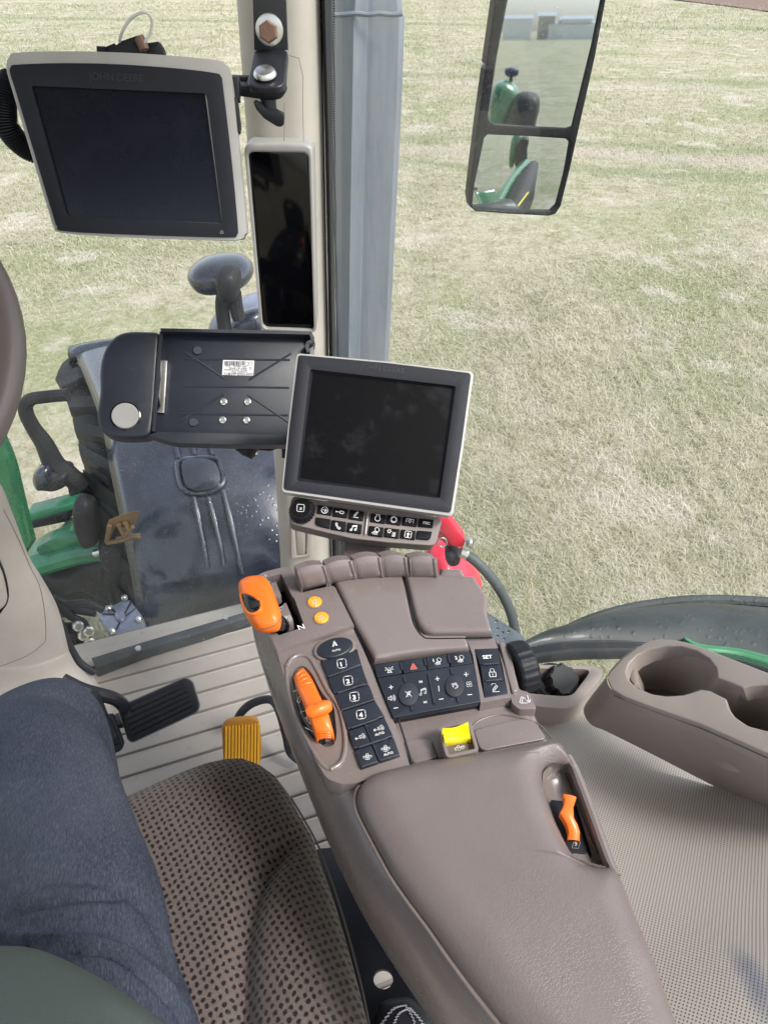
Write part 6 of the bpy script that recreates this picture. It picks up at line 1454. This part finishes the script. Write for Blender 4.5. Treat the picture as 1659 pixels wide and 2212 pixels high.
# button strip under it
BS = P3(Q(*one(d6, 80, 60), .69), Q(*one(d6, 1600, 280), .69), Q(*one(d6, 800, 480), .655)); bn = BS.n
bs = slab('button_strip', d6([(68, 110), (85, 60), (110, 48), (430, 95), (870, 155), (1310, 215), (1590, 262), (1622, 290), (1620, 320), (1565, 525), (1540, 550), (1490, 555), (1050, 522), (700, 482), (400, 412), (100, 338), (66, 310), (58, 220)]), BS, .022, M['taupe_matte'], am, rc=.003, bev=.003, seg=4)
slab('inset_strip', d6([(325, 125), (500, 140), (860, 190), (1560, 285), (1570, 320), (1530, 500), (1490, 520), (1050, 490), (700, 450), (330, 365), (310, 340)]), Pl(BS.o+bn*.0004, bn), .003, M['taupe_matte'], am, rc=.003, bev=.0008)
BQ = Pl(BS.o+bn*.0032, bn)
BX, BY = (.985, .15), (.16, -.98)
def bb(px): return slab('push_button', d6(px), BQ, .0035, M['key_black'], am, bev=.0008, seg=2, rc=.0008)
def bi_(lines, x, y, s, b, w=.9): icon(lines, *one(d6, x, y), s, BQ, M['white'], b, BX, BY, w=w, off=.0003)
b = bb([(352, 138), (500, 158), (487, 245), (340, 222)]); bi_([arc(0, 0, 1, n=14), [(-.6, 0), (.6, 0)], [(.1, .5), (.6, 0), (.1, -.5)]], 418, 190, 7, b, 1.2)
b = bb([(512, 160), (660, 182), (650, 272), (500, 250)]); bi_([[(-1.2, 0), (-.1, 0)], [(-.1, .35), (.8, .35), (1.05, 0), (.8, -.35), (-.1, -.35), (-.1, .35)], arc(-1.3, 0, .15, n=6)], 580, 212, 7, b, 1.2)
b = bb([(680, 185), (825, 207), (812, 300), (665, 278)]); bi_([[(-.6, -.4), (.3, .9), (.6, .8), (-.2, -.6), (-.6, -.4)], [(-.8, -1), (.9, -1)]], 740, 235, 6.5, b, 1)
b = bb([(900, 222), (1048, 240), (1038, 328), (888, 308)]); bi_([arc(0, -.2, .8, 60, 480-60, 14)[0:0] or arc(0, -.2, .8, 120, 420, 14), [(-.4, .5), (-.4, 1), (.4, 1), (.4, .5)], [(-.7, 1), (.7, 1)]], 963, 270, 7, b, 1.2)
b = bb([(1062, 240), (1205, 258), (1197, 347), (1050, 325)]); bi_([arc(0, 0, .72, n=16)]+[[(.78*math.cos(t), .78*math.sin(t)), (1.05*math.cos(t), 1.05*math.sin(t))] for t in [k*math.pi/8 for k in range(16)]], 1128, 288, 7, b, 1.1)
b = bb([(1225, 258), (1370, 275), (1362, 360), (1215, 342)]); bi_([[(-1.2, -.5), (-1.2, .7), (1.2, .7), (1.2, -.5)], arc(0, 0, .4, n=10), [(0, .4), (0, .6)], [(0, -.4), (0, -.6)], [(.4, 0), (.6, 0)], [(-.4, 0), (-.6, 0)]], 1293, 305, 6.4, b, 1)
b = bb([(1392, 275), (1537, 290), (1527, 372), (1380, 358)]); text('ITEC', BQ, one(d6, 1428, 332), one(d6, 1500, 341), M['white'], b, off=.0003, hs=1.0, bold=.02)
bb([(330, 262), (480, 285), (470, 380), (385, 360), (340, 345), (325, 325)])
b = bb([(492, 290), (640, 312), (630, 410), (482, 385)]); bi_([[(-.7, .9), (-.3, .6), (-.5, .2), (.2, -.5), (.6, -.4), (.9, -.8), (.5, -1.1), (0, -.9), (-.9, .2), (-1, .7), (-.7, .9)]], 557, 352, 6.4, b, 1)
b = bb([(655, 315), (803, 338), (793, 435), (643, 412)]); bi_(NOTE, 722, 375, 6.2, b, 1.2)
b = bb([(877, 350), (1025, 370), (1015, 467), (865, 447)]); bi_(LAMP, 945, 403, 6.4, b, 1)
b = bb([(1040, 370), (1190, 388), (1178, 482), (1030, 462)]); bi_([arc(-.9, .5, .5, n=10)]+[[(-.9+.5*math.cos(t), .5+.5*math.sin(t)), (-.9+.85*math.cos(t), .5+.85*math.sin(t))] for t in [k*math.pi/3 for k in range(6)]]+[[(x, -.9), (x+.15, -.5), (x, -.1), (x+.15, .3)] for x in (.4, .8, 1.2)]+[[(.2, -1.1), (1.4, -1.1)]], 1105, 425, 6, b, .9)
b = bb([(1207, 388), (1355, 403), (1345, 495), (1195, 477)]); bi_([[(-.8, -1), (.8, -1)], [(-.8, 1), (.8, 1)], [(-1, -.8), (-1, .8)], [(1, -.8), (1, .8)], [(0, -.7), (0, .4)], [(-.5, 0), (0, .5), (.5, 0)], [(.15, -.7), (.15, .3)], [(-.15, -.7), (-.15, .3)]], 1275, 440, 7, b, 1)
bb([(1372, 400), (1522, 412), (1508, 475), (1495, 492), (1475, 496), (1360, 486)])
tube('divider', [BQ.pt(*one(d6, 862, 215), .0003), BQ.pt(*one(d6, 835, 440), .0003)], .0011, M['taupe_gloss'], am, smooth=0, seg=8)
kc2 = Pl(BS.o+bn*.001, bn).pt(*one(d6, 190, 207))
kd_ = lathe('selector_knob', kc2, bn+V((-.25, 0, .1)), [(.0165, 0), (.0170, .003), (.0155, .007), (.0140, .010), (.0132, .0108), (0, .0108)], M['black'], am, seg=96, flute=.06, fn=24)
ka = (bn+V((-.25, 0, .1))).normalized(); KP = Pl(kc2+ka*.0109, ka)
lathe('knob_cap', kc2+ka*.0106, ka, [(.0120, 0), (.0118, .0009), (0, .0010)], M['gloss_black'], kd_, seg=40)
kx, ky = project(kc2+ka*.012); KP = Pl(kc2+ka*.0118, ka)
icon([[(-.6, 1), (.6, 1)], arc(.6, .6, .4, 0, 90, 4), [(1, .6), (1, -.6)], arc(.6, -.6, .4, -90, 0, 4), [(.6, -1), (-.6, -1)], arc(-.6, -.6, .4, 180, 270, 4), [(-1, -.6), (-1, .6)], arc(-.6, .6, .4, 90, 180, 4)], kx, ky, 7.8, KP, M['white'], kd_, (.99, .08), (.08, -.99), w=1.1, off=.0003)
text('X', KP, (kx-3, ky+3.6), (kx+3, ky+4.2), M['white'], kd_, off=.0003, hs=1.0, bold=.02)
rows = []
for y, xl, xr, f_ in ((1110, 742, 846, .70), (1150, 740, 842, .69), (1205, 736, 838, .665), (1290, 730, 830, .63)):
    a, b = Q(xl, y, f_), Q(xr, y, f_); rows.append([a, a+V((.004, -.006, 0)), b+V((-.004, -.006, 0)), b, b+V((0, .03, 0)), a+V((0, .03, 0))])
obj('stem', grid_bm(rows, True, True), M['taupe_dark'], am, ang=40)
tube('stem_edge', [Q(846, 1110, .71), Q(842, 1150, .70), Q(838, 1205, .675)], .003, M['beige_light'], am, smooth=0)
slab('rear_housing', c5([(420, 160), (1300, 260), (1200, 1120), (250, 1000)]), Pl(MA.o-an_*.024, an_), .03, M['bezel'], am, bev=.006, rc=.01)
